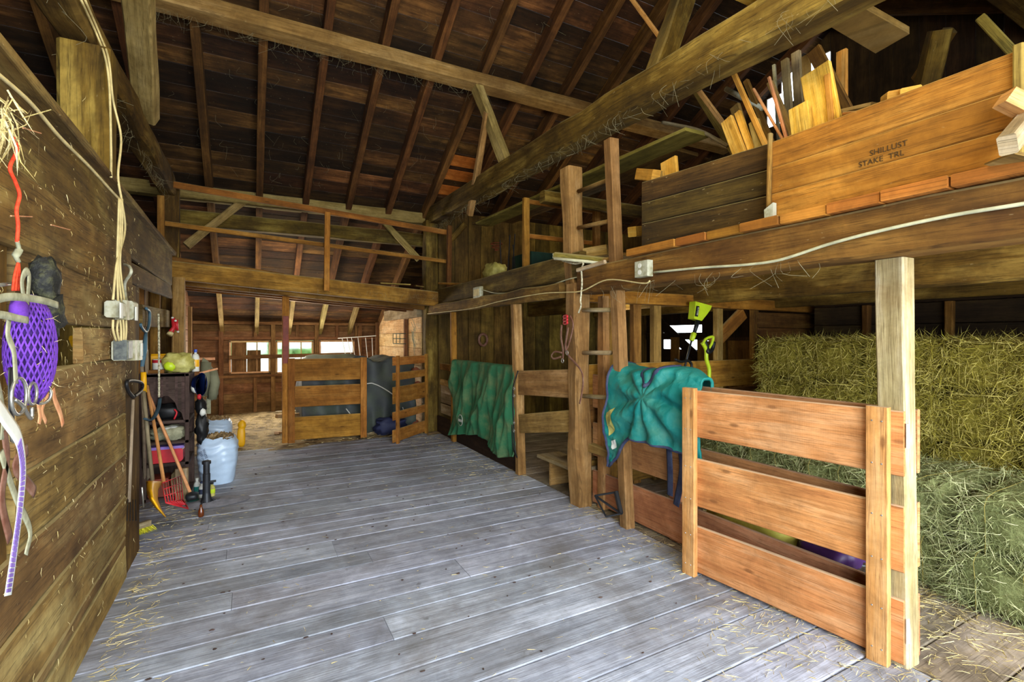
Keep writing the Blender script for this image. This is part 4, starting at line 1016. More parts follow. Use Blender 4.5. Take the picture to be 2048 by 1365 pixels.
flat(P(1362, 352, X=2.7), P(1395, 345, X=2.7), .03, .02, 'handle', 'thin pale sliver lying on the dark bin edge')
L(MB().poly([P(1819, 68, Z=3.4), P(1751, 107, Z=3.4), P(1500, -42, Z=3.4), P(1600, -55, Z=3.4)], (0, 0, 1), .045).obj('lumber_piece', 'lumber2'), 'wide olive-yellow plank lying over the tie beam at the upper right', 'board')
flat(P(1590, 12, Z=3.50), P(1480, -40, Z=3.5), .22, .04, 'lumber', 'orange plank end at the top edge left of the tie beam')
flat(P(1900, 165, X=2.9), P(1965, 150, X=2.62), .10, .04, 'lumber', 'yellow block end resting on top of the amber bin', up=(0, 0, 1))
flat(P(1780, 198, X=2.9), P(1795, 188, X=2.75), .08, .04, 'lumber', 'left of two small board corners peeping over the amber bin')
flat(P(1808, 192, X=2.9), P(1822, 182, X=2.75), .08, .04, 'lumber', 'right of two small board corners peeping over the amber bin')
flat(P(1690, 224, X=2.95), P(1752, 210, X=2.9), .07, .025, 'lumber2', 'pale strip lying across the amber bin top')
flat(P(1692, 228, X=2.85), P(1745, 224, X=2.8), .05, .02, 'gateold', 'reddish strip under the pale one on the amber bin')
flat(P(2048, 215, X=2.5), P(2008, 195, X=2.45), .07, .06, 'handle', 'brown block end poking out beyond the bin at the right edge')
flat(P(2060, 235, X=2.55), P(2015, 290, X=2.3), .05, .07, 'postgrey', 'white-sided batten end hanging over the beam at the right edge')
flat(P(2052, 330, X=2.5), P(2000, 318, X=2.42), .12, .012, 'lumber2', 'torn papery scrap at the right edge of the loft', seg=4, jit=.01)
flat(P(1962, 36, X=3.6), P(2042, 122, X=3.6), .045, .045, 'olivepole', 'yellow green pole in the dark at the top right')
flat(P(2030, 140, X=3.0), P(2060, 125, X=3.0), .06, .05, 'lumber2', 'stub of a board behind the bin corner post')
o = MB().tube(curve_pts([P(1325, 245, X=3.0), P(1350, 250, X=3.0), P(1400, 262, X=3.0), P(1455, 292, X=3.05)], 6), .014, 8).obj('pipe', 'postgrey', smooth=True); L(o, 'bent grey hose arching below the tie beam', 'hose')
o = MB().tube([P(1452, 178, X=3.1), P(1525, 218, X=3.1)], .018, 8).obj('pipe', 'box', smooth=True); L(o, 'pale green pipe end between the leaning sticks', 'pipe')
o = MB().tube([V((2.78, 6.8, 3.50)), V((2.76, 5.0, 3.50)), V((2.74, 3.4, 3.40)), V((2.75, 2.2, 3.36))], [.07, .075, .08, .08], 12).obj('peeled_pole', 'olivepole', smooth=True); L(o, 'long peeled pole lying alongside the tie beam', 'pole')
for i, (x, y0, y1, z) in enumerate(((2.92, 2.55, 6.3, 3.02), (3.2, 2.9, 6.1, 3.04), (3.05, 3.3, 6.5, 3.06))):
    L(MB().beam((x, y0, z), (x-.05*i, y1, z+.08), .26, .028, seg=8, jit=.008).obj('plank', 'olivepole' if i == 0 else 'hewn'), ['wide olive plank stored under the tie beam, nearest', 'second stored plank behind the wide olive one', 'dark stored plank whose end sticks out left of the upper post'][i], 'plank', 'planks stored under the tie beam')
timber('joist', (2.65, 4.3, 2.95), (6.9, 4.3, 2.95), .1, .12, 'hewn', 'pole joist carrying the stored planks')
# loft hatch railing
hr = root('hatch_railing', P(1052, 555, X=2.66), 'orange-brown hatch railing on the loft over the stalls', 'railing')
pA = P(1052, 552, X=2.66); xB = 3.62
MB().beam((2.66, pA.y, 2.27), (2.66, pA.y, 3.02), .07, .05, up=(0, 1, 0)).obj('upright', 'gateold', hr)
MB().beam((xB, pA.y, 2.27), (xB, pA.y, 3.02), .08, .06, up=(0, 1, 0)).obj('upright', 'beam', hr)
for z in (3.0, 2.62): MB().beam((2.66, pA.y+.04, z), (xB, pA.y+.04, z), .03, .05).obj('rail', 'gateold', hr)
# things on the loft over the stalls
L(MB().box(3.05, 3.95, 5.2, 5.7, 2.29, 2.56).obj('storage_crate', 'greenwall'), 'dark green plastic crate on the loft behind the hatch railing', 'crate')
b_ = MB().blob(P(990, 545, X=2.95), .13, .2, .12, jit=.15, n=20, m=12, p=.7).obj('hay_bag', 'olive', smooth=True); L(b_, 'small olive sack of hay sitting on the stall loft', 'sack')
for i, (xa, ya, xb_, yb_) in enumerate(((1003, 553, 1000, 480), (1015, 553, 1020, 470), (1024, 552, 1030, 468), (1031, 552, 1026, 490))):
    L(MB().tube([P(xa, ya, X=3.0), P(xb_, yb_, X=3.0)], .008, 6).obj('metal_rod', 'blackmetal'), 'thin rusty rod standing on the stall loft beside the hay sack', 'rod', 'rods on the stall loft')
wr = root('wire_basket', P(993, 492, X=3.2), 'shallow wire basket hanging on the stall wall above the hay sack', 'basket')
for k_, (ra, dz) in enumerate(((.085, 0), (.07, -.05), (.03, -.09))):
    c = P(993, 488, X=3.2)+V((0, 0, dz)); MB().tube([c+V((ra*cos(a*pi/8), ra*sin(a*pi/8), 0)) for a in range(17)], .005, 5, caps=False).obj('hoop', 'rust', wr)
flat(P(878, 567, X=2.56), P(965, 570, X=2.7), .03, .03, 'gateold', 'short orange rail end resting on the dark stall beam')
flat(P(962, 572, X=2.6), P(1010, 560, X=2.6), .03, .05, 'gold', 'loose amber board lying on the stall loft edge, left piece')
flat(P(1012, 560, X=2.6), P(1045, 556, X=2.6), .03, .05, 'lumber2', 'loose pale board lying on the stall loft edge, right piece')
# bundle of old fluorescent tubes and offcut by the ladder
tb = root('tube_bundle', P(1160, 518, X=2.45), 'bundle of milky fluorescent tubes poking out by the ladder top', 'tubes')
pa, pb = P(1110, 512, X=2.38), P(1212, 523, X=2.62)
MB().tube([pa, pb], .034, 14, caps=False).obj('cardboard_sleeve', 'olivepole', tb, smooth=True)
for dx, dz in ((0, .012), (.012, -.01), (-.012, -.012)): MB().tube([pa+V((-.02, 0, dz)), pb+V((0, 0, dz))], .012, 10).obj('tube', 'tube', tb, smooth=True)
MB().tube([pa+V((-.03, -.035, -.03)), pb+V((0, -.035, -.025))], .014, 10).obj('tube', 'tube', tb, smooth=True)
flat(P(1168, 508, X=2.62), P(1215, 500, X=2.75), .06, .09, 'lumber2', 'wedge-shaped offcut lying on the loft edge behind the tubes')
flat(P(1155, 541, X=2.45), P(1210, 524, X=2.47), .03, .03, 'postgrey', 'round-edged pale rung end resting on the beam by the ladder')
# ================================================================== LEFT SIDE
XWL = -.66
# ---- cables and boxes on the partition
def cabl(pts, X_, rad, mat, label):
    c = curve_pts([P(a, b, X=(X_ if len(q) == 2 else q[2])) for q in pts for a, b in [q[:2]]], 6)
    return L(MB().tube(c, rad, 7).obj('cable', mat, smooth=True), label, 'cable')
cabl([(-20, 135), (60, 205), (120, 275), (180, 335), (232, 392), (243, 400)], -.63, .0065, 'wire', 'cream cable running down the top edge of the left partition')
cabl([(160, -5, -.78), (194, 70, -.78), (211, 118, -.72), (219, 180, -.69), (222, 300, -.66), (222, 355, -.64)], -.7, .006, 'wire', 'cream cable dropping from the left tie beam, left strand')
cabl([(168, -5, -.77), (200, 70, -.77), (217, 118, -.71), (226, 200, -.69), (242, 275, -.66), (236, 350, -.64), (243, 400, -.63), (250, 460, -.63), (235, 520, -.62), (230, 555, -.62), (226, 600, -.62)], -.7, .006, 'wire', 'cream cable dropping from the tie beam to the upper boxes, right strand')
for i, (t_, m_, b_) in enumerate(((236, 234, 236), (240, 236, 243), (244, 240, 249))):
    cabl([(238+i*3, 398), (t_, 460), (m_, 530), (b_, 605)], -.625, .0055, 'wire', 'cream cable bundled above the round switch boxes, %s of three' % ['left', 'middle', 'right'][i])
for i, (a, b) in enumerate(((226, 232), (236, 238), (240, 242), (246, 247), (252, 251))):
    cabl([(a, 640), ((a+b)/2+(-3 if i < 2 else 1), 660), (b, 682)], -.625, .0055, 'wire', 'short cream cable between the upper and lower switch boxes, %s from the left' % ['first', 'second', 'third', 'fourth', 'fifth'][i])
L(MB().tube(curve_pts([P(247, 529, X=-.64), P(258, 533, X=-.6), P(262, 545, X=-.58), P(250, 565, X=-.62), P(250, 585, X=-.63), P(254, 608, X=-.63)], 6), .008, 8).obj('conduit', 'box', smooth=True), 'bent grey conduit hook rising from the upper boxes', 'conduit')
def lbox(name, x0, x1, y0, y1, dep, mat, par):
    a, b = P(x0, y0, X=XWL-.0), P(x1, y1, X=XWL-.0)
    return MB().box(XWL-.01, XWL+dep, a.y, b.y, min(a.z, b.z), max(a.z, b.z)-.0, bev=.006).obj(name, mat, par)
def sbox(px, py0, py1, wy, dep, mat, par, nm):
    a, b = P(px, py0, X=XWL), P(px, py1, X=XWL)
    return MB().box(XWL-.01, XWL+dep, a.y-wy/2, a.y+wy/2, b.z, a.z, bev=.01).obj(nm, mat, par)
ub = root('junction_boxes', P(235, 620, X=XWL), 'row of round-cornered grey junction boxes on the left partition, upper row', 'junction boxes')
sbox(219, 603, 636, .12, .06, 'box', ub, 'housing'); sbox(234, 601, 640, .10, .05, 'box', ub, 'housing'); sbox(249, 603, 640, .13, .055, 'box', ub, 'housing')
for px in (213, 247): MB().box(XWL+.058, XWL+.066, P(px, 620, X=XWL).y-.03, P(px, 620, X=XWL).y+.02, 1.6, 1.68).obj('cover_plate', 'white', ub)
lb = root('switch_boxes', P(245, 700, X=XWL), 'row of dusty switch boxes with dark faces below the junction boxes', 'switch boxes')
for px, w_ in ((233, .13), (247, .09), (258, .12)):
    h_ = sbox(px, 681, 721, w_, .06, 'box', lb, 'housing')
a = P(233, 700, X=XWL); MB().box(XWL+.06, XWL+.064, a.y-.055, a.y+.055, a.z-.05, a.z+.05).obj('face_plate', 'boxdark', lb, label='dark dusty face plate')
MB().beam((XWL+.03, a.y-.07, a.z-.055), (XWL+.03, a.y-.07, a.z+.055), .06, .008, up=(0, 1, 0)).obj('face_plate', 'boxdark', lb)
a = P(258, 700, X=XWL); MB().box(XWL+.06, XWL+.066, a.y-.02, a.y+.03, a.z-.04, a.z+.04).obj('switch_toggle', 'white', lb)

# ---- horse tack hanging in the near left
XT = -.56
def T(px, py, X_=XT): return P(px, py, X=X_)
rc = root('orange_twine', T(32, 350), 'orange-red cord hanging down the near left partition with a knotted loop', 'cord')
MB().tube(curve_pts([T(26, 275), T(34, 300), T(20, 335), T(30, 362), T(39, 390), T(33, 420), T(36, 450), T(34, 485)], 6), .0045, 7).obj('cord', 'redrope', rc, smooth=True)
MB().tube(curve_pts([T(34, 482), T(38, 500), T(32, 512), T(37, 524)], 5), [.005]*5+[.009]*6+[.006]*5, 7).obj('knot', 'halterweb', rc, smooth=True)
for dx in (-5, 0, 5): MB().tube(curve_pts([T(37, 522), T(34+dx, 550), T(31+dx*1.2, 582)], 5), .003, 6).obj('loop', 'redrope', rc, smooth=True)
L(MB().tube([P(-6, 571, X=XT+.02), P(33, 567, X=-.64)], .005, 7).obj('steel_hook', 'steel', smooth=True), 'thin steel hook rod the red loops hang from', 'hook')
# purple hay net
hn = root('hay_net', T(62, 700), 'purple knotted hay net hanging on the near left partition', 'hay net')
c = T(62, 700)
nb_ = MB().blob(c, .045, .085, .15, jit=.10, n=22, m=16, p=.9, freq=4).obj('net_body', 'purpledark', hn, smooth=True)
mm = MB()
for k_ in range(26):
    for s_ in (-1, 1):
        pts = []
        for j in range(15):
            th = -pi/2*.95 + pi*.95*j/14; ph = k_*2*pi/26 + s_*j*.20
            pts.append(c+V((.052*cos(th)*cos(ph), .093*cos(th)*sin(ph), .158*sin(th))))
        mm.tube(pts, .003, 4, caps=False)
mm.obj('net_mesh', 'purple', hn, smooth=True)
MB().blob(T(38, 622), .02, .03, .035, jit=.1, n=12, m=8).obj('net_neck', 'purple', hn, smooth=True)
hw = MB()
for _ in range(150):
    th, ph = R.uniform(-1.4, 1.4), R.uniform(0, 6.28)
    hw.strand(c+V((.05*cos(th)*cos(ph), .09*cos(th)*sin(ph), .15*sin(th))), (R.gauss(0, 1), R.gauss(0, 1), R.gauss(-.5, 1)), R.uniform(.01, .05), .0008, bend=.6)
setp(hw.obj('hay_wisps', 'straw', hn), kind='stuff')
def web(name, pts, w, mat, par=None, X_=XT, th=.0025, **k):
    c = curve_pts([T(p[0], p[1], (p[2] if len(p) > 2 else X_)) for p in pts], 6)
    return MB().tube(c, [(w, th)]*len(c), 6, flat=(1, 0, 0)).obj(name, mat, par, smooth=True, **k)
def webh(name, pts, w, mat, par=None, X_=XT, th=.0025, **k):
    c = curve_pts([T(p[0], p[1], (p[2] if len(p) > 2 else X_)) for p in pts], 6)
    return MB().tube(c, [(th, w)]*len(c), 6, flat=(0, 0, 1)).obj(name, mat, par, smooth=True, **k)
h1 = root('halter', T(55, 600), 'dusty grey-green webbing halter hanging over the purple net', 'halter')
webh('cheek_strap', [(-12, 600), (20, 594), (60, 597), (95, 604), (116, 611)], .011, 'halterweb', h1, XT+.06)
webh('nose_band', [(-12, 628), (15, 632), (35, 637), (56, 641)], .010, 'halterweb', h1, XT+.07)
web('crown_strap', [(48, 600), (44, 565), (50, 546), (58, 550), (56, 590), (52, 640)], .013, 'halterweb', h1, XT+.01)
web('throat_strap', [(18, 640), (16, 670), (27, 700), (30, 730), (32, 768)], .013, 'halterweb', h1, XT+.06)
def ring(px, py, r_, X_, par, nm='ring', rad=.004, ang=0):
    c = T(px, py, X_); return MB().tube([c+V((r_*cos(a*pi/10)*sin(ang), r_*cos(a*pi/10)*cos(ang), r_*sin(a*pi/10))) for a in range(21)], rad, 7, caps=False).obj(nm, 'steel', par, smooth=True)
br = root('bridle_bit', T(40, 800), 'steel snaffle bit with large rings hanging below the halter', 'bit')
ring(38, 793, .045, XT+.06, br); ring(65, 788, .03, XT+.03, br); ring(84, 790, .026, XT+.02, br, ang=.6)
MB().tube(curve_pts([T(30, 800, XT+.06), T(45, 812, XT+.06), T(62, 838, XT+.05), T(64, 815, XT+.05)], 5), .0045, 7).obj('mouthpiece', 'steel', br, smooth=True)
ring(30, 868, .02, XT+.05, br, rad=.0035)
bk = MB().blob(T(88, 560, -.6), .04, .05, .07, jit=.2, n=16, m=10, p=.8).blob(T(92, 628, -.6), .045, .055, .07, jit=.25, n=16, m=12, p=.8, freq=2.5)
L(bk.obj('leather_boot', 'dustyblack', smooth=True), 'dusty black leather pad hanging right of the purple net', 'pad')
web('black_strap', [(22, 735), (22, 790), (24, 850), (26, 880)], .018, 'black', None, XT+.02)
L(bpy.data.objects['black_strap'], 'wide black strap hanging behind the steel rings', 'strap')
for i, (pts, w) in enumerate(((((80, 775), (76, 800), (80, 830), (78, 848)), .014), (((106, 778), (110, 800), (120, 825), (126, 850)), .016), (((97, 790), (84, 820), (92, 845)), .010))):
    o = web('ribbon', pts, w, 'peach', None, XT-.01); L(o, ['wide peach webbing ribbon hanging behind the bit', 'rightmost peach ribbon flaring at its end', 'narrow peach ribbon folded between the other two'][i], 'ribbon', 'peach ribbons')
ls = web('lead_strap', [(-14, 800, XT+.08), (12, 838, XT+.08), (38, 880, XT+.08), (46, 940, XT+.07), (40, 1020, XT+.07), (28, 1110, XT+.08), (16, 1192, XT+.08)], .021, 'white', None)
L(ls, 'long white webbing strap with lilac squares hanging lowest at the left edge', 'strap')
cp = curve_pts([T(38, 880, XT+.084), T(46, 940, XT+.074), T(40, 1020, XT+.074), T(28, 1110, XT+.084), T(16, 1192, XT+.084)], 8)
sq = MB()
for i in range(1, len(cp)-1): sq.beam(cp[i]*.62+cp[i-1]*.38, cp[i]*.62+cp[i+1]*.38, .024, .002, up=(1, 0, 0))
sq.obj('printed_squares', 'lavender', ls)
for i, (pts, w, m_) in enumerate(((((8, 860), (14, 920), (4, 1000), (20, 1080)), .02, 'leather'), (((55, 900), (30, 930), (50, 960), (70, 985)), .02, 'leather'), (((2, 905), (30, 990), (60, 1060), (52, 1110)), .016, 'halterweb'), (((-5, 760), (6, 820), (4, 880)), .012, 'halterweb'))):
    o = web('strap', pts, w, m_, None, XT-.03); L(o, ['brown leather strap hanging at the left edge behind the white one', 'curled brown leather flap below the bit', 'grey strap trailing low behind the white webbing', 'short grey strap end at the extreme left'][i], 'strap')
# hay wisps caught at the top left and on the boards
hw = MB()
for _ in range(70):
    p = P(R.gauss(8, 14), R.gauss(235, 25), X=-.6+R.uniform(0, .06)); hw.strand(p, (R.gauss(0, .4), R.gauss(0, .5), R.gauss(-.8, .6)), R.uniform(.05, .16), R.uniform(.0012, .0025), bend=.8)
for _ in range(1100):
    y = R.uniform(.6, 4.0) ; z = R.choice((R.uniform(.1, 2.3), 1.2+abs(R.gauss(0, .4))))
    if R.random() < .3: z = R.choice((.52, .785, 1.03, 1.55, 1.8, 2.05))+R.uniform(-.04, .02)
    hw.strand((-.672+ (.03 if z > 1.8 else 0), y, z), (R.uniform(.0, .25), R.gauss(0, .5), R.gauss(-.8, .5)), R.uniform(.008, .04), R.uniform(.0005, .001), bend=.8)
setp(hw.obj('hay_wisps', 'straw'), 'hay wisps caught on the boards of the left partition', 'hay', None, 'stuff')
for i, (a, b) in enumerate((((22, 432), (64, 434)), ((102, 450), (140, 460)), ((46, 256), (82, 267)))):
    L(MB().tube([P(*a, X=-.6), P(*b, X=-.655)], .0022, 6).obj('nail', 'peach'), ['long nail sticking out where the red cord passes', 'long nail sticking out right of the red cord', 'long nail sticking out near the hay wisps'][i], 'nail')

# ---- tools leaning in the recess
XR_ = -.84
def tool(name, label, loc, cat='tool'): return root(name, loc, label, cat)
d1 = tool('garden_fork', 'pitchfork with black D-grip leaning behind the olive post', P(262, 1020, X=-.7))
MB().tube([P(266, 800, X=-.66), P(262, 900, X=-.66), P(258, 1005, X=-.66)], .009, 8).obj('handle', 'handlegrey', d1, smooth=True)
MB().tube(curve_pts([P(266, 795, X=-.66), P(282, 782, X=-.66), P(284, 768, X=-.66), P(270, 762, X=-.66), P(254, 764, X=-.66), P(256, 782, X=-.66), P(266, 795, X=-.66)], 5), .011, 8).obj('grip', 'black', d1, smooth=True)
for k_ in range(4): MB().tube([P(256+k_*5, 1000, X=-.66), P(254+k_*6, 1042, X=-.62)], .003, 5).obj('tine', 'blackmetal', d1)
s1 = tool('snow_shovel', 'yellow-bladed shovel with yellow and grey shaft leaning in the recess', P(300, 1000, X=-.7))
MB().tube([P(287, 745, X=-.78), P(288, 785, X=-.78)], [(.02, .016), (.022, .018)], 10).obj('sleeve', 'yellow', s1, smooth=True)
MB().tube([P(287, 783, X=-.78), P(296, 880, X=-.74), P(305, 962, X=-.70)], .015, 8).obj('shaft', 'handlegrey', s1, smooth=True)
def blade(s, t):
    a = t*1.5; cx_, cy_ = 332-38*cos(a*1.05)+ (s-.5)*16, 965+ 75*t
    q = P(296+6*sin(t*pi)*-1+(20*t*t+14*(s-.5)*(1-t*.6)), 965+70*t, X=-.68+.10*t+.05*sin(pi*s)*-1)
    return q
bp = [(300, 962), (297, 985), (296, 1000), (303, 1020), (330, 1036), (318, 1008), (314, 985), (320, 962)]
MB().grid(lambda s, t: P([293, 294, 299, 312, 331][min(4, int(t*4))]*(1-(t*4) % 1)+[293, 294, 299, 312, 331][min(4, int(t*4)+1)]*((t*4) % 1) + s*[32, 22, 16, 9, 1][min(4, int(t*4))]*(1-(t*4) % 1) + s*[32, 22, 16, 9, 1][min(4, int(t*4)+1)]*((t*4) % 1),
        963+72*t, X=-.66+.05*sin(pi*s)+.10*t), 8, 16).obj('blade', 'yellow', s1, smooth=True, solid=.006)
f1 = tool('manure_fork', 'red plastic basket fork with orange-brown wooden handle', P(340, 990, X=-.55))
MB().tube([P(294, 772, X=-.8), P(312, 870, X=-.70), P(328, 966, X=-.62)], .0135, 8).obj('handle', 'handle', f1, smooth=True)
fb = MB(); 
c0, c1, c2, c3 = P(324, 967, X=-.60), P(362, 952, X=-.52), P(366, 1000, X=-.46), P(332, 1006, X=-.54); tip = P(376, 1018, X=-.42)
for t_ in [i/7 for i in range(8)]: fb.tube([c0.lerp(c1, t_), c3.lerp(c2, t_), tip.lerp(c3.lerp(c2, t_), .45)], .0045, 5)
for t_ in (0, .33, .66, 1): fb.tube([c0.lerp(c3, t_), c1.lerp(c2, t_)], .0045, 5)
fb.tube([c3, tip, c2], .006, 6)
fb.obj('basket', 'red', f1, smooth=True)
p1 = tool('push_broom', 'push broom with pale wooden handle and dark green bristles', P(385, 1000, X=-.45))
MB().tube([P(297, 790, X=-.8), P(340, 890, X=-.64), P(380, 985, X=-.47)], .0135, 8).obj('handle', 'handle', p1, smooth=True)
MB().blob(P(384, 993, X=-.46), .05, .06, .03, jit=.04, n=14, m=8, p=.6).obj('broom_head', 'blackmetal', p1, smooth=True)
MB().blob(P(386, 1006, X=-.46), .055, .07, .045, jit=.12, n=16, m=8, p=.8).obj('bristles', 'darkgreen', p1, smooth=True)
b1 = tool('broom', 'broom head with bright yellow bristles lying on the floor at the partition end', P(280, 1060, Z=0), 'broom')
a, b = P(246, 1062, Z=.06), P(300, 1046, Z=.06)
MB().beam(a, b, .04, .045).obj('broom_block', 'postgrey', b1)
bb = MB()
for i in range(260):
    t_ = R.random(); q = a.lerp(b, t_)+V((R.uniform(-.02, .02), R.uniform(-.02, .02), -.02)); e_ = V((.03+R.uniform(-.015, .015), -.035+R.uniform(-.015, .015), -.034))
    bb.strand(q, e_, .06, .0022, bend=.2)
bb.obj('bristles', 'brushy', b1)
bc = tool('crutch_handle', 'blue-grey forked handle standing tallest among the tools', P(286, 660, X=-.84))
MB().tube(curve_pts([P(292, 617, X=-.82), P(299, 625, X=-.82), P(298, 650, X=-.82), P(292, 664, X=-.82), P(283, 655, X=-.82), P(281, 648, X=-.82)], 5), .012, 8).obj('grip', 'blueshaft', bc, smooth=True)
MB().tube([P(292, 662, X=-.82), P(289, 700, X=-.82), P(284, 735, X=-.81)], [.012, .022, .014], 8).obj('shaft', 'blueshaft', bc, smooth=True)
MB().tube([P(284, 733, X=-.81), P(287, 850, X=-.83), P(290, 985, X=-.84)], .013, 8).obj('handle', 'handlegrey', bc, smooth=True)
L(MB().tube([P(284, 975, X=-.6), P(287, 1015, X=-.6)], .005, 8).obj('steel_rod', 'steel', smooth=True), 'short bright steel rod standing at the foot of the tools', 'rod')
L(MB().tube([P(293, 700, X=-.83), P(297, 990, X=-.83)], .016, 8).obj('stake', 'handlegrey', smooth=True), 'grey round stake behind the yellow-sleeved shovel', 'stake')
nb = MB().beam(P(282, 632, X=-.85), P(352, 640, X=-.87), .025, .2, seg=5, jit=.004).obj('board', 'leftwall'); L(nb, 'weathered board nailed across the recess wall above the tools', 'board')
# hanging rope with rubber end
hr_ = root('hanging_rope', P(318, 700, X=-.7), 'twisted white rope ending in a blue-grey rubber pad', 'rope')
pp = curve_pts([P(317, 628, X=-.72), P(318, 700, X=-.72), P(318, 795, X=-.72)], 24)
MB().tube(pp, [.0075+.002*(i % 2) for i in range(len(pp))], 7).obj('rope', 'rope', hr_, smooth=True)
MB().tube(curve_pts([P(320, 797, X=-.72), P(317, 815, X=-.71), P(310, 832, X=-.71), P(300, 841, X=-.72), P(290, 838, X=-.73)], 5), [(.016, .008)]*21, 7).obj('rubber_pad', 'rubber', hr_, smooth=True)
rt = root('red_lamp', P(345, 655, X=-.82), 'red hand tool with pale ends hanging from the nailed board', 'tool')
MB().tube([P(346, 636, Y=6.6), P(348, 655, Y=6.6), P(341, 666, Y=6.55)], [.02, .022, .026], 10).obj('body', 'red', rt, smooth=True)
MB().tube([P(341, 666, Y=6.55), P(339, 670, Y=6.53)], [.028, .03], 12).obj('bell', 'wire', rt, smooth=True)
MB().tube([P(352, 640, Y=6.6), P(355, 662, Y=6.6)], [.02, .012], 8).obj('arm', 'red', rt, smooth=True)
for (a_, b_) in ((345, 636), (351, 642), (356, 664)): MB().blob(P(a_, b_, Y=6.55), .014, .012, .012, n=8, m=6, jit=0).obj('bolt', 'white', rt)

# ---- brown bookcase with ogee apron, full of barn clutter
q0, q1 = P(326, 985, Z=0), P(385, 990, Z=0)
bx0, bx1, by0, by1 = -.86, -.50, 5.45, 5.95
cs = root('bookcase', (-.68, 5.7, 0), 'brown painted bookcase with scalloped end holding barn clutter', 'bookcase')
Ht = 1.17
def pan(x0, x1, z0, z1): return MB().box(x0, x1, by0, by0+.02, z0, z1)
# end panel facing the camera with an ogee cut-out
out = [(-.86, 0), (-.83, 0), (-.825, .86)] ; arch = [(-.825, .70), (-.80, .80), (-.77, .83), (-.75, .90), (-.70, .96), (-.68, .965), (-.66, .96), (-.61, .90), (-.59, .83), (-.56, .80), (-.535, .70)]
pts = [(-.86, 0), (-.825, 0)] + arch + [(-.535, 0), (-.50, 0), (-.50, Ht), (-.86, Ht)]
pts = [(-.86, 0), (-.825, 0)] + arch + [(-.535, 0), (-.50, 0), (-.50, Ht), (-.86, Ht)]
ep = MB()
# built as strips so the outline stays clean
ep.box(-.86, -.825, by0, by0+.02, 0, Ht); ep.box(-.535, -.50, by0, by0+.02, 0, Ht)
ax_ = arch
for (xa, za), (xb, zb) in zip(ax_, ax_[1:]):
    if xb > xa: ep.poly([(xa, by0, za), (xb, by0, zb), (xb, by0, Ht), (xa, by0, Ht)], (0, 1, 0), .02)
ep.obj('end_panel', 'shelf', cs)
MB().box(-.86, -.5, by1-.02, by1, 0, Ht).obj('end_panel', 'shelf', cs)
for z in (.02, .33, .53, .72, Ht-.02): MB().box(-.86, -.5, by0+.0, by1, z-.012, z+.012).obj('shelf_board', 'shelf', cs)
MB().box(-.88, -.86, by0, by1, 0, Ht).obj('back_panel', 'shelf', cs)
def cyl(name, px, py0, py1, r_, Yp, mat, label, cat, lid=None, zb=None):
    b = P(px, py1, Y=Yp); t_ = P(px, py0, Y=Yp); z0 = b.z if zb is None else zb; h = t_.z-b.z
    rt_ = root(name, (b.x, Yp, z0), label, cat)
    MB().lathe((b.x, Yp, z0), [(r_*.9, 0), (r_, .01*h), (r_, h*.8), (r_*.7, h*.9), (r_*.35, h*.93), (r_*.35, h)] if lid == 'bottle' else [(r_, 0), (r_, h*.96), (r_*1.03, h*.96), (r_*1.03, h)], 20).obj('body', mat, rt_, smooth=False)
    return rt_, V((b.x, Yp, z0)), h
zt = Ht-.0
c_, o_, h_ = cyl('paint_can', 317, 712, 740, .048, 5.62, 'white', 'white paint can on top of the brown bookcase', 'can', zb=Ht-.008)
MB().lathe(o_+V((0, 0, h_*.75)), [(.049, 0), (.049, .03)], 20).obj('label_band', 'red', c_)
c_, o_, h_ = cyl('spray_bottle', 326, 674, 705, .03, 5.85, 'white', 'white trigger bottle standing at the back of the bookcase top', 'bottle', 'bottle', zb=Ht-.008)
MB().beam(o_+V((-.03, -.01, h_)), o_+V((.03, -.01, h_+.01)), .02, .03).obj('trigger', 'white', c_)
c_ = root('drill_case', (-.72, 5.80, Ht), 'yellow tool case on the bookcase top', 'case'); MB().box(-.83, -.62, 5.72, 5.80, Ht-.006, Ht+.17, bev=.02).obj('body', 'yellow', c_); MB().box(-.80, -.66, 5.70, 5.72, Ht+.02, Ht+.12).obj('front_panel', 'black', c_)
o = MB().blob((-.60, 5.62, Ht+.085), .13, .11, .095, jit=.16, n=24, m=14, p=.75, freq=3).obj('feed_bag', 'olive', smooth=True); L(o, 'crumpled clear and yellow bag slumped on the bookcase top', 'bag')
MB().blob((-.66, 5.53, Ht+.06), .05, .03, .045, jit=.1, n=12, m=8).obj('printed_patch', 'lime', o, smooth=True)
c_, o_, h_ = cyl('white_bottle', 391, 686, 724, .032, 5.75, 'white', 'white bottle with orange label at the right edge of the bookcase top', 'bottle', 'bottle', zb=Ht-.008)
MB().lathe(o_+V((0, 0, h_*.25)), [(.033, 0), (.033, .07)], 20).obj('label_band', 'yellow', c_); MB().lathe(o_+V((0, 0, h_)), [(.014, 0), (.014, .03)], 12).obj('cap', 'blue', c_)
o = MB().blob((-.72, 5.66, Ht+.03), .05, .05, .035, jit=.1, n=12, m=8, p=.7).obj('white_cup', 'white', smooth=True); L(o, 'small white tub between the paint can and the bag', 'tub')
L(MB().box(-.84, -.7, 5.5, 5.56, Ht-.006, Ht+.03, bev=.004).obj('brown_block', 'stud'), 'small wood block on the front left of the bookcase top', 'block')
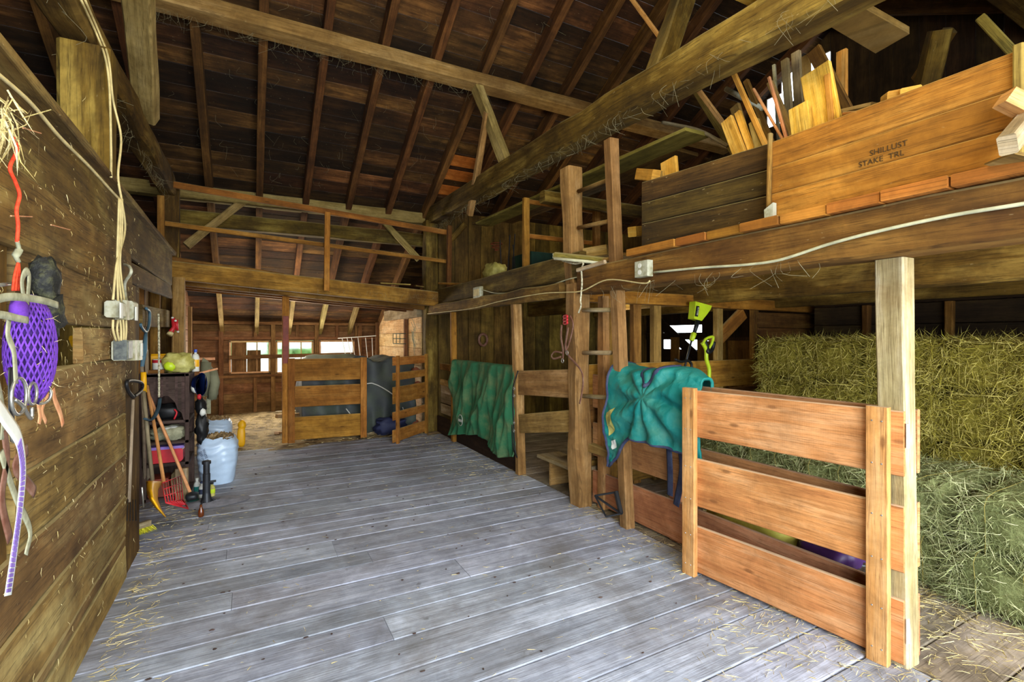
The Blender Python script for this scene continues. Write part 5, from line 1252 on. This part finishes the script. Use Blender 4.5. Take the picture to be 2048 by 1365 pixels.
# clutter on shelves
L(MB().blob((-.68, 5.6, .80), .13, .1, .07, jit=.2, n=20, m=10, p=.7).obj('black_bag', 'black', smooth=True), 'dark bag stuffed in the arched top shelf of the bookcase', 'bag')
L(MB().tube(curve_pts([(-.62, 5.48, .74), (-.6, 5.48, .80), (-.62, 5.49, .83)], 4), .008, 6).obj('red_clamp', 'red', smooth=True), 'small red clamp at the front of the arched shelf', 'clamp')
o = MB().blob((-.68, 5.58, .60), .15, .12, .06, jit=.22, n=24, m=12, p=.7, freq=4).obj('rag_pile', 'halterweb', smooth=True); L(o, 'heap of grey rags on the third shelf of the bookcase', 'rags')
o = MB().blob((-.65, 5.54, .64), .08, .05, .03, jit=.2, n=16, m=8).obj('white_rag', 'white', smooth=True); L(o, 'white crumpled cloth on top of the grey rags', 'cloth')
tb_ = root('storage_tub', (-.68, 5.6, .345), 'red plastic tub with lavender lid on the second shelf', 'tub')
MB().box(-.81, -.55, 5.47, 5.75, .345, .47, bev=.02).obj('body', 'red', tb_); MB().box(-.82, -.54, 5.46, 5.76, .47, .495, bev=.01).obj('lid', 'lavender', tb_)
L(MB().box(-.82, -.66, 5.48, 5.7, .035, .2, bev=.01).obj('red_box', 'rust'), 'dark red box on the bottom shelf, left', 'box')
L(MB().box(-.64, -.55, 5.47, 5.7, .035, .24, bev=.01).obj('grey_box', 'postgrey'), 'upright grey carton on the bottom shelf, right', 'box')
L(MB().box(-.60, -.50, 5.36, 5.40, .0, .30, bev=.006).obj('board_scrap', 'postgrey'), 'whitish board end standing behind the green broom', 'board')
# right of bookcase
hb = root('round_basin', P(391, 762, Y=6.05), 'blue and white round basin stuck on the right side of the bookcase', 'basin')
MB().lathe((-.50, 5.9, 1.02), [(.02, 0), (.09, .02), (.115, .07), (.12, .07)], 22, axis=(1, -.4, 0)).obj('basin', 'blue', hb, smooth=True)
MB().lathe((-.505, 5.86, .99), [(.01, 0), (.05, .01), (.055, .05)], 16, axis=(1, -.6, 0)).obj('bowl', 'white', hb, smooth=True)
o = MB().blob((-.44, 5.85, .80), .05, .08, .09, jit=.25, n=16, m=12, freq=3).blob((-.43, 5.85, .58), .06, .1, .14, jit=.25, n=16, m=12).obj('black_coat', 'black', smooth=True); L(o, 'dark crumpled coat hanging on the right side of the bookcase', 'coat')
o = MB().blob((-.42, 5.80, .75), .03, .03, .04, jit=.1, n=12, m=8).obj('white_funnel', 'white', smooth=True); L(o, 'white funnel hanging against the dark coat', 'funnel')
o = MB().blob((-.45, 5.82, .90), .02, .02, .03, jit=.05, n=10, m=8).obj('red_bottle', 'red', smooth=True); L(o, 'small red bottle hanging beside the blue basin', 'bottle')
L(MB().beam((-.46, 5.95, 1.13), (-.30, 6.0, 1.17), .02, .02).obj('coat_peg', 'peach'), 'short wooden peg sticking out above the blue basin', 'peg')
jk = root('work_jacket', P(418, 760, Y=6.4), 'grey-green work jacket hanging in the back room opening', 'jacket')
def jac(pts, th=.05): return MB().poly([P(a, b, Y=6.4) for a, b in pts], (0, 1, 0), th)
jac([(406, 716), (415, 722), (428, 742), (437, 760), (436, 790), (424, 802), (412, 792), (408, 795), (399, 786), (400, 735)]).obj('body', 'jacket', jk)
MB().tube([P(412, 725, Y=6.38), P(410, 760, Y=6.36), P(404, 790, Y=6.38)], [.05, .055, .05], 12).obj('sleeve', 'jacket', jk, smooth=True)
MB().tube([P(425, 738, Y=6.38), P(430, 765, Y=6.36), P(424, 798, Y=6.38)], [.04, .05, .045], 12).obj('sleeve', 'jacket', jk, smooth=True)
MB().tube([P(417, 795, Y=6.42), P(417, 828, Y=6.42)], [(.022, .01)]*2, 6).obj('belt_end', 'halterweb', jk)
L(MB().beam(V((-.95, 6.45, P(399, 718, Y=6.45).z)), P(430, 718, Y=6.45), .03, .03).obj('coat_rail', 'peach'), 'thin wooden rail the grey-green jacket hangs on', 'rail')

# ---- bags and bottles on the floor
def feedbag(c, rx, ry, h, label, seed):
    rt_ = root('shavings_bag', c, label, 'bag')
    def fn(s, t):
        a = s*2*pi; zz = t; so = seed
        prof = (.80+.20*sin(min(1, zz*1.25)*pi*.55)) if zz < .85 else .99-.22*(zz-.85)/.15
        q = V((abs(cos(a))**.72*math.copysign(1, cos(a)), abs(sin(a))**.72*math.copysign(1, sin(a)), 0))
        w = 1+.05*noise.noise(V((q.x*2, q.y*2, zz*9+so)))+.018*sin(zz*46+2.5*noise.noise(V((q.x, q.y, so)))*3)*(.3+zz)
        return (c[0]+q.x*rx*prof*w, c[1]+q.y*ry*prof*w, c[2]+h*zz+.02*noise.noise(V((q.x*2, q.y*2, so)))*zz)
    MB().grid(fn, 60, 40).obj('sack', 'bag', rt_, smooth=True)
    def top(s, t):
        a = s*2*pi; rr_ = (1-t)*.80
        q = V((abs(cos(a))**.55*math.copysign(1, cos(a)), abs(sin(a))**.55*math.copysign(1, sin(a)), 0))
        return (c[0]+q.x*rx*rr_*1.0, c[1]+q.y*ry*rr_*1.0, c[2]+h*(.975+.08*t)+.05*noise.noise(V((q.x*rr_*8, q.y*rr_*8, seed))))
    MB().grid(top, 40, 12).obj('shavings', 'shavings', rt_, smooth=True)
    return rt_
c = P(430, 968, Z=0); c.z = 0
f1_ = feedbag((c.x+.02, c.y+.1, 0), .185, .20, .47, 'nearer pale blue plastic bag of wood shavings, opened at the top', 2)
lp = P(402, 915, Y=c.y-.09)
text('WHITE PINE\nSHAVINGS', .032, (c.x-.085, c.y-.13, .30), (.25, 0, -1), (1, 0, .2), 'ink', f1_)
c = P(432, 915, Z=0); feedbag((c.x+.0, c.y+.25, 0), .17, .18, .45, 'second pale blue shavings bag standing behind the first', 5)
o = MB().blob((c.x+.28, c.y+.5, .3), .05, .05, .07, jit=.1, n=14, m=8).blob((c.x+.27, c.y+.5, .14), .05, .05, .14, jit=.05, n=14, m=8, p=.6).obj('yellow_jug', 'yellow', smooth=True); L(o, 'yellow jug half hidden behind the shavings bags', 'jug')
c = P(413, 1008, Z=0); c.z = 0
pj = root('bottle_jack', c, 'tall grey iron jack column standing in spilled powder', 'jack')
MB().lathe(c, [(.055, 0), (.05, .02), (.036, .06), (.03, .1), (.03, .27), (.026, .275), (.026, .36), (.036, .36), (.036, .385), (.02, .39)], 20).obj('column', 'blackmetal', pj, smooth=False)
for a_ in (0, 2.1, 4.2): MB().beam(c+V((.03*cos(a_), .03*sin(a_), .05)), c+V((.09*cos(a_), .09*sin(a_), .006)), .014, .014).obj('foot', 'blackmetal', pj)
MB().lathe(c+V((.025, -.02, .2)), [(.01, 0), (.01, .05)], 10, axis=(1, 0, 0)).obj('socket', 'blackmetal', pj)
m_ = MB().grid(lambda s, t: (c.x+.05+(.05+.20*t)*cos(s*2*pi)*1.2, c.y+(.02+.14*t)*sin(s*2*pi), .006+.02*(1-t)*(1+.4*noise.noise(V((s*9, t*4, 1))))*(1 if t < .99 else .05)), 30, 8)
setp(m_.obj('spilled_powder', 'cement', smooth=True), 'grey powder spilled round the iron jack', 'powder', None, 'stuff')
for (px, py, r_, h, mat, lid, lab) in ((394, 992, .026, .15, 'white', 'white', 'white squeeze bottle with green label left of the iron jack'), (404, 995, .026, .13, 'white', 'navy', 'white bottle tucked behind the iron jack'), (424, 992, .026, .11, 'olive', 'black', 'small dark and yellow can right of the iron jack')):
    q = P(px, py, Z=0); q.z = 0; rt_ = root('bottle', q, lab, 'bottle')
    MB().lathe(q, [(r_, 0), (r_, h*.75), (r_*.6, h*.88), (r_*.45, h*.9), (r_*.45, h)], 18).obj('body', mat, rt_, smooth=False); MB().lathe(q+V((0, 0, h)), [(r_*.5, 0), (r_*.5, .018)], 14).obj('cap', lid, rt_)
    MB().lathe(q+V((0, 0, h*.25)), [(r_*1.02, 0), (r_*1.02, h*.35)], 18).obj('label_band', 'teal' if px == 394 else 'lime' if px == 424 else 'navy', rt_)
q = P(402, 1034, Z=0); q.z = 0
o = MB().lathe(q, [(.02, 0), (.023, .01), (.022, .05), (.01, .075), (.009, .10)], 16).obj('brown_bottle', 'brown_glass', smooth=True); L(o, 'small amber glass bottle on the floor in front of the jack', 'bottle')
# ================================================================== BACK OF THE AISLE AND BACK ROOM
def gate3(a, b, rows, h, mat, label, stile_w=.09, ext=0.0, stile_ext=0.0):
    a = V((a.x, a.y, 0)); b = V((b.x, b.y, 0)); d = (b-a).normalized(); n = V((d.y, -d.x, 0)); n = n if n.y < 0 else -n
    g = root('gate', a.lerp(b, .5), label, 'gate')
    for z0, z1 in rows: MB().beam(a+V((0, 0, (z0+z1)/2))-d*ext, b+V((0, 0, (z0+z1)/2)), .022, z1-z0, seg=4, jit=.003).obj('board', mat, g)
    for q, e in ((a, 1), (b, -1)):
        c = q+n*.03+d*(stile_w/2*e)
        MB().beam(c, c+V((0, 0, h)), .04, stile_w, up=d, seg=4, jit=.002).obj('stile', mat, g)
    return g
ga, gb = P(576, 886, Z=0), P(733, 874, Z=0)
g_ = gate3(ga, gb, [(.03, .36), (.50, .80), (.87, 1.19)], 1.2, 'gateold', 'closed three-board amber gate at the back of the aisle')
pb_ = root('post', (ga.x-.03, ga.y+.02, 0), 'tall post with flaking dark red paint at the left end of the back gate', 'post')
t_ = P(572, 592, Y=ga.y)
MB().beam((ga.x-.03, ga.y+.03, 0), (ga.x-.03, ga.y+.03, t_.z), .09, .09, up=(0, 1, 0), seg=8, jit=.003).obj('shaft', 'gateold', pb_)
MB().box(ga.x-.068, ga.x+.008, ga.y-.022, ga.y-.016, 1.13, 1.80, bev=.002).obj('red_paint', 'rust', pb_, label='dark red painted strip')
g2a, g2b = P(790, 888, Z=0), P(851, 866, Z=0)
gate3(g2a, g2b, [(.02, .20), (.33, .45), (.56, .80), (.89, 1.0), (1.10, 1.22)], 1.24, 'gateold', 'narrow five-slat side gate standing ajar beside the tarp', .05, ext=.05)
# tarp-covered heap
def tarp(s, t):
    x0, x1, y0, y1 = .68, 2.38, 7.85, 9.2
    x = x0+(x1-x0)*s
    if t < .5:
        k_ = t/.5; zz = 1.14*k_; y = y0-.06*(1-k_) + .07*noise.noise(V((s*7, k_*1.5, 1))) + .05*sin(s*23+3*k_)*(1-k_*.6)
    else:
        k_ = (t-.5)/.5; zz = 1.14+.10*noise.noise(V((s*5, k_*3, 7)))+.03*sin(s*17); y = y0+(y1-y0)*k_
    if s < .08 or s > .92: zz *= 1-.06*(1 if s in (0, 1) else .4)
    e = max(0, .06-s)/.06
    return (x+.05*noise.noise(V((t*6, s*4, 3))) - .0, y, max(.01, zz*(1-.15*e)))
tp = MB().grid(tarp, 110, 80).obj('tarp_heap', 'tarp', smooth=True, solid=.01); L(tp, 'big dark grey tarp draped over a heap behind the back gates', 'tarp')
MB().grid(lambda s, t: (.70+.03*noise.noise(V((s*5, t*5, 2))), 7.85+1.35*s, 1.12*t*(1-.0)), 20, 12).obj('side_fold', 'tarp', tp, smooth=True, solid=.01)
MB().tube(curve_pts([P(620, 781, Y=7.76), P(680, 779, Y=7.74), P(733, 768, Y=7.72), P(750, 769, Y=7.7), P(775, 782, Y=7.68), P(800, 800, Y=7.66)], 8), .009, 6).obj('tie_cord', 'white', tp, smooth=True, label='white tie cord')
MB().tube(curve_pts([P(692, 818, Y=7.74), P(700, 828, Y=7.72), P(706, 838, Y=7.72)], 5), .008, 6).obj('tie_cord', 'white', tp, smooth=True)
MB().tube(curve_pts([P(805, 815, Y=7.6), P(809, 825, Y=7.6), P(812, 835, Y=7.6)], 5), .008, 6).obj('tie_cord', 'white', tp, smooth=True)
o = MB().blob((1.95, 7.72, .10), .24, .1, .13, jit=.3, n=26, m=12, p=.8, freq=3).obj('fallen_tarp_fold', 'tarpblue', smooth=True); L(o, 'bunched dark blue tarp end on the floor by the slatted side gate', 'tarp')
for i, (px, py, r_, m_) in enumerate(((832, 745, .08, 'brickred'), (818, 748, .05, 'black'), (836, 770, .06, 'brickred'), (828, 850, .09, 'brickred'))):
    q = P(px, py, X=2.36); L(MB().blob(q, r_, r_*1.2, r_, jit=.15, n=14, m=8).obj('clay_pot', m_, smooth=True), ['round terracotta pot seen over the top of the slatted gate', 'small black pot beside the terracotta one', 'reddish lump behind the middle slats', 'reddish lump low behind the slatted gate'][i], 'pot')
# white drying rack leaning on the back right wall
rk = root('wire_rack', P(715, 700, X=2.3), 'thin white wire rack standing above the tarp by the right window', 'rack')
MB().tube([P(676, 677, Y=10.4), P(752, 672, Y=9.6)], .008, 6).obj('top_wire', 'white', rk)
for a_, b_ in ((684, 694), (694, 706), (703, 712), (716, 722), (731, 736), (744, 746)):
    MB().tube([P(a_, 676, Y=10.2), P(b_, 725, Y=10.2), V((P(b_, 725, Y=10.2).x+.05, 10.2, 0))], .006, 6).obj('wire', 'white', rk)
wb = root('wire_cage', P(803, 678, X=2.4), 'small green wire holder on the pale inner wall', 'holder')
a, b = P(797, 668, X=2.40), P(811, 688, X=2.40)
for z in (a.z, (a.z+b.z)/2, b.z): MB().tube([(2.41, a.y, z), (2.30, a.y, z), (2.30, b.y, z), (2.41, b.y, z)], .006, 5).obj('wire', 'darkgreen', wb)
for y in (a.y, (a.y+b.y)/2, b.y): MB().tube([(2.30, y, a.z), (2.30, y, b.z)], .006, 5).obj('wire', 'darkgreen', wb)
# pale strips standing in for sunlit floor behind the gate
for i, (xa, ya, xb, yb_) in enumerate(((553, 833, 640, 828), (553, 868, 580, 866), (600, 845, 650, 842))):
    L(MB().beam(P(xa, ya, Y=8.4), P(xb, yb_, Y=8.7), .08, .06).obj('floor_timber', 'palewall'), ['pale timber lying just behind the red-painted post', 'short timber low beside the post foot', 'pale board glimpsed between the lower gate boards'][i], 'timber')
# horse collar on stall wall
L(MB().tube([P(966, 680, Y=7.3)+V((.075*cos(a*pi/8), 0, .095*sin(a*pi/8))) for a in range(17)], .022, 8, caps=False).obj('horse_collar', 'leather', smooth=True), 'small dark oval collar hanging on the stall back wall', 'collar')
# dead branches and cobwebby twigs on the pale wall end
tw = root('twig_bundle', (2.40, 7.9, 1.4), 'grey twigs and cobweb against the wall beside the loft corner post', 'twigs')
for i in range(9):
    p = V((2.40, 7.82+R.uniform(-.05, .1), 1.15+R.uniform(0, .5))); MB().tube(curve_pts([p, p+V((-.02, R.uniform(-.1, .1), .1)), p+V((-.03, R.uniform(-.12, .12), .25))], 4), .004, 5).obj('twig', 'halterweb', tw)

# ---- outside, seen through the openings
sh = root('white_shed', (3.4, 14.5, 0), 'white-sided shed outside the rightmost back window', 'shed')
mb = MB(); planks(mb, (1.62, 14.2, 0), (1, 0, 0), (0, 0, 1), 5.0, 3.0, .2, .03); mb.obj('wall', 'siding', sh)
MB().beam((1.4, 14.3, 3.1), (6.8, 14.3, 3.1), .6, .1).obj('roof', 'siding', sh)
for i, (x, y, s) in enumerate(((-3.4, 21, 2.6), (-.6, 20, 2.4), (1.9, 22, 2.8), (-6.2, 22, 2.8))):
    tr2 = root('leafy_tree', (x, y, 0), 'blurred green tree outside the back windows, %s from the left' % ['second', 'third', 'rightmost', 'leftmost'][i], 'tree', 'trees outside the back windows')
    MB().tube([(x, y, 0), (x+.1, y, 1.2), (x, y, 2.2)], [.22, .18, .12], 8).obj('trunk', 'beam', tr2)
    mb = MB()
    for _ in range(14): mb.blob((x+R.gauss(0, s*.35), y+R.gauss(0, .5), 1.7+R.gauss(0, .7)), s*.4, s*.4, s*.36, jit=.3, n=14, m=9, freq=4)
    mb.obj('crown', 'leaf', tr2, smooth=True)

L(MB().beam((-4, 13.2, .5), (1.5, 13.2, .5), .12, 1.0).obj('garden_wall', 'siding'), 'low white wall outside below the trees', 'wall')
# ---- loose straw, chaff and cobwebs
mb = MB()
def scatter(n, fn, lmin=.015, lmax=.08, w=.0011):
    for _ in range(n):
        x, y = fn(); a = R.uniform(0, 2*pi)
        mb.strand((x, y, .003+R.uniform(0, .004)), (cos(a), sin(a), R.uniform(0, .06)), R.uniform(lmin, lmax), w*R.uniform(.7, 1.6), bend=R.uniform(-.5, .5))
scatter(900, lambda: (R.uniform(-.6, 2.5), R.uniform(1.2, 7.2)), .01, .05, .0009)
scatter(500, lambda: (-.62+abs(R.gauss(0, .10)), R.uniform(1.8, 4.2)))
scatter(900, lambda: (2.6+R.gauss(0, .18), R.uniform(1.0, 3.6)))
scatter(500, lambda: (2.35+R.gauss(0, .25), R.uniform(.9, 1.9)))
scatter(2600, lambda: (2.8+abs(R.gauss(0, .8)), R.uniform(.0, 3.4)), .02, .12)
scatter(1800, lambda: (3.55+R.gauss(0, .25), R.uniform(-.3, 3.2)), .03, .15, .0016)
scatter(700, lambda: (2.4+R.gauss(0, .3), R.uniform(4.5, 7.3)))
scatter(2500, lambda: (R.uniform(-.8, 2.4), R.uniform(7.3, 10.9)), .02, .07, .002)
scatter(400, lambda: (-.5+R.gauss(0, .2), R.uniform(4.1, 5.4)))
setp(mb.obj('loose_straw', 'straw'), 'loose straw and chaff scattered over the plank floor', 'straw', None, 'stuff')
mb = MB()
for _ in range(160):   # dark chaff and hoof debris
    x, y = R.uniform(-.5, 2.5), R.uniform(1.5, 7.2); a = R.uniform(0, 6.28)
    mb.blob((x, y, .004), R.uniform(.004, .014), R.uniform(.003, .008), .003, jit=.3, n=6, m=4)
setp(mb.obj('debris_crumbs', 'shelf'), 'dark crumbs scattered on the plank floor', 'crumbs', None, 'stuff')
# cobwebs hanging from the timbers
mb = MB()
def webs(n, fn):
    for _ in range(n):
        p = fn(); q = curve_pts([p, p+V((R.gauss(0, .03), R.gauss(0, .03), -R.uniform(.02, .08))), p+V((R.gauss(0, .06), R.gauss(0, .06), -R.uniform(.04, .16)))], 3)
        mb.tube(q, R.uniform(.0004, .0009), 3, caps=False)
webs(120, lambda: V((R.uniform(-.9, 2.6), 5.42, 4.48)))
webs(160, lambda: V((2.5, R.uniform(1.2, 7.4), 3.22)))
webs(70, lambda: V((-.86, R.uniform(2, 7), 3.2)))
webs(60, lambda: V((R.uniform(-.8, 2.5), 6.98, 2.14)))
webs(140, lambda: (lambda x, y: V((x, y, roof_z(y)-.03)))(R.uniform(-.9, 3), R.uniform(4.5, 7.6)))
webs(30, lambda: V((2.5, R.uniform(1.4, 3.3), 1.9)))
setp(mb.obj('cobwebs', 'web'), 'dusty cobweb threads hanging from beams and roof boards', 'cobweb', None, 'stuff')
bpy.context.view_layer.update()
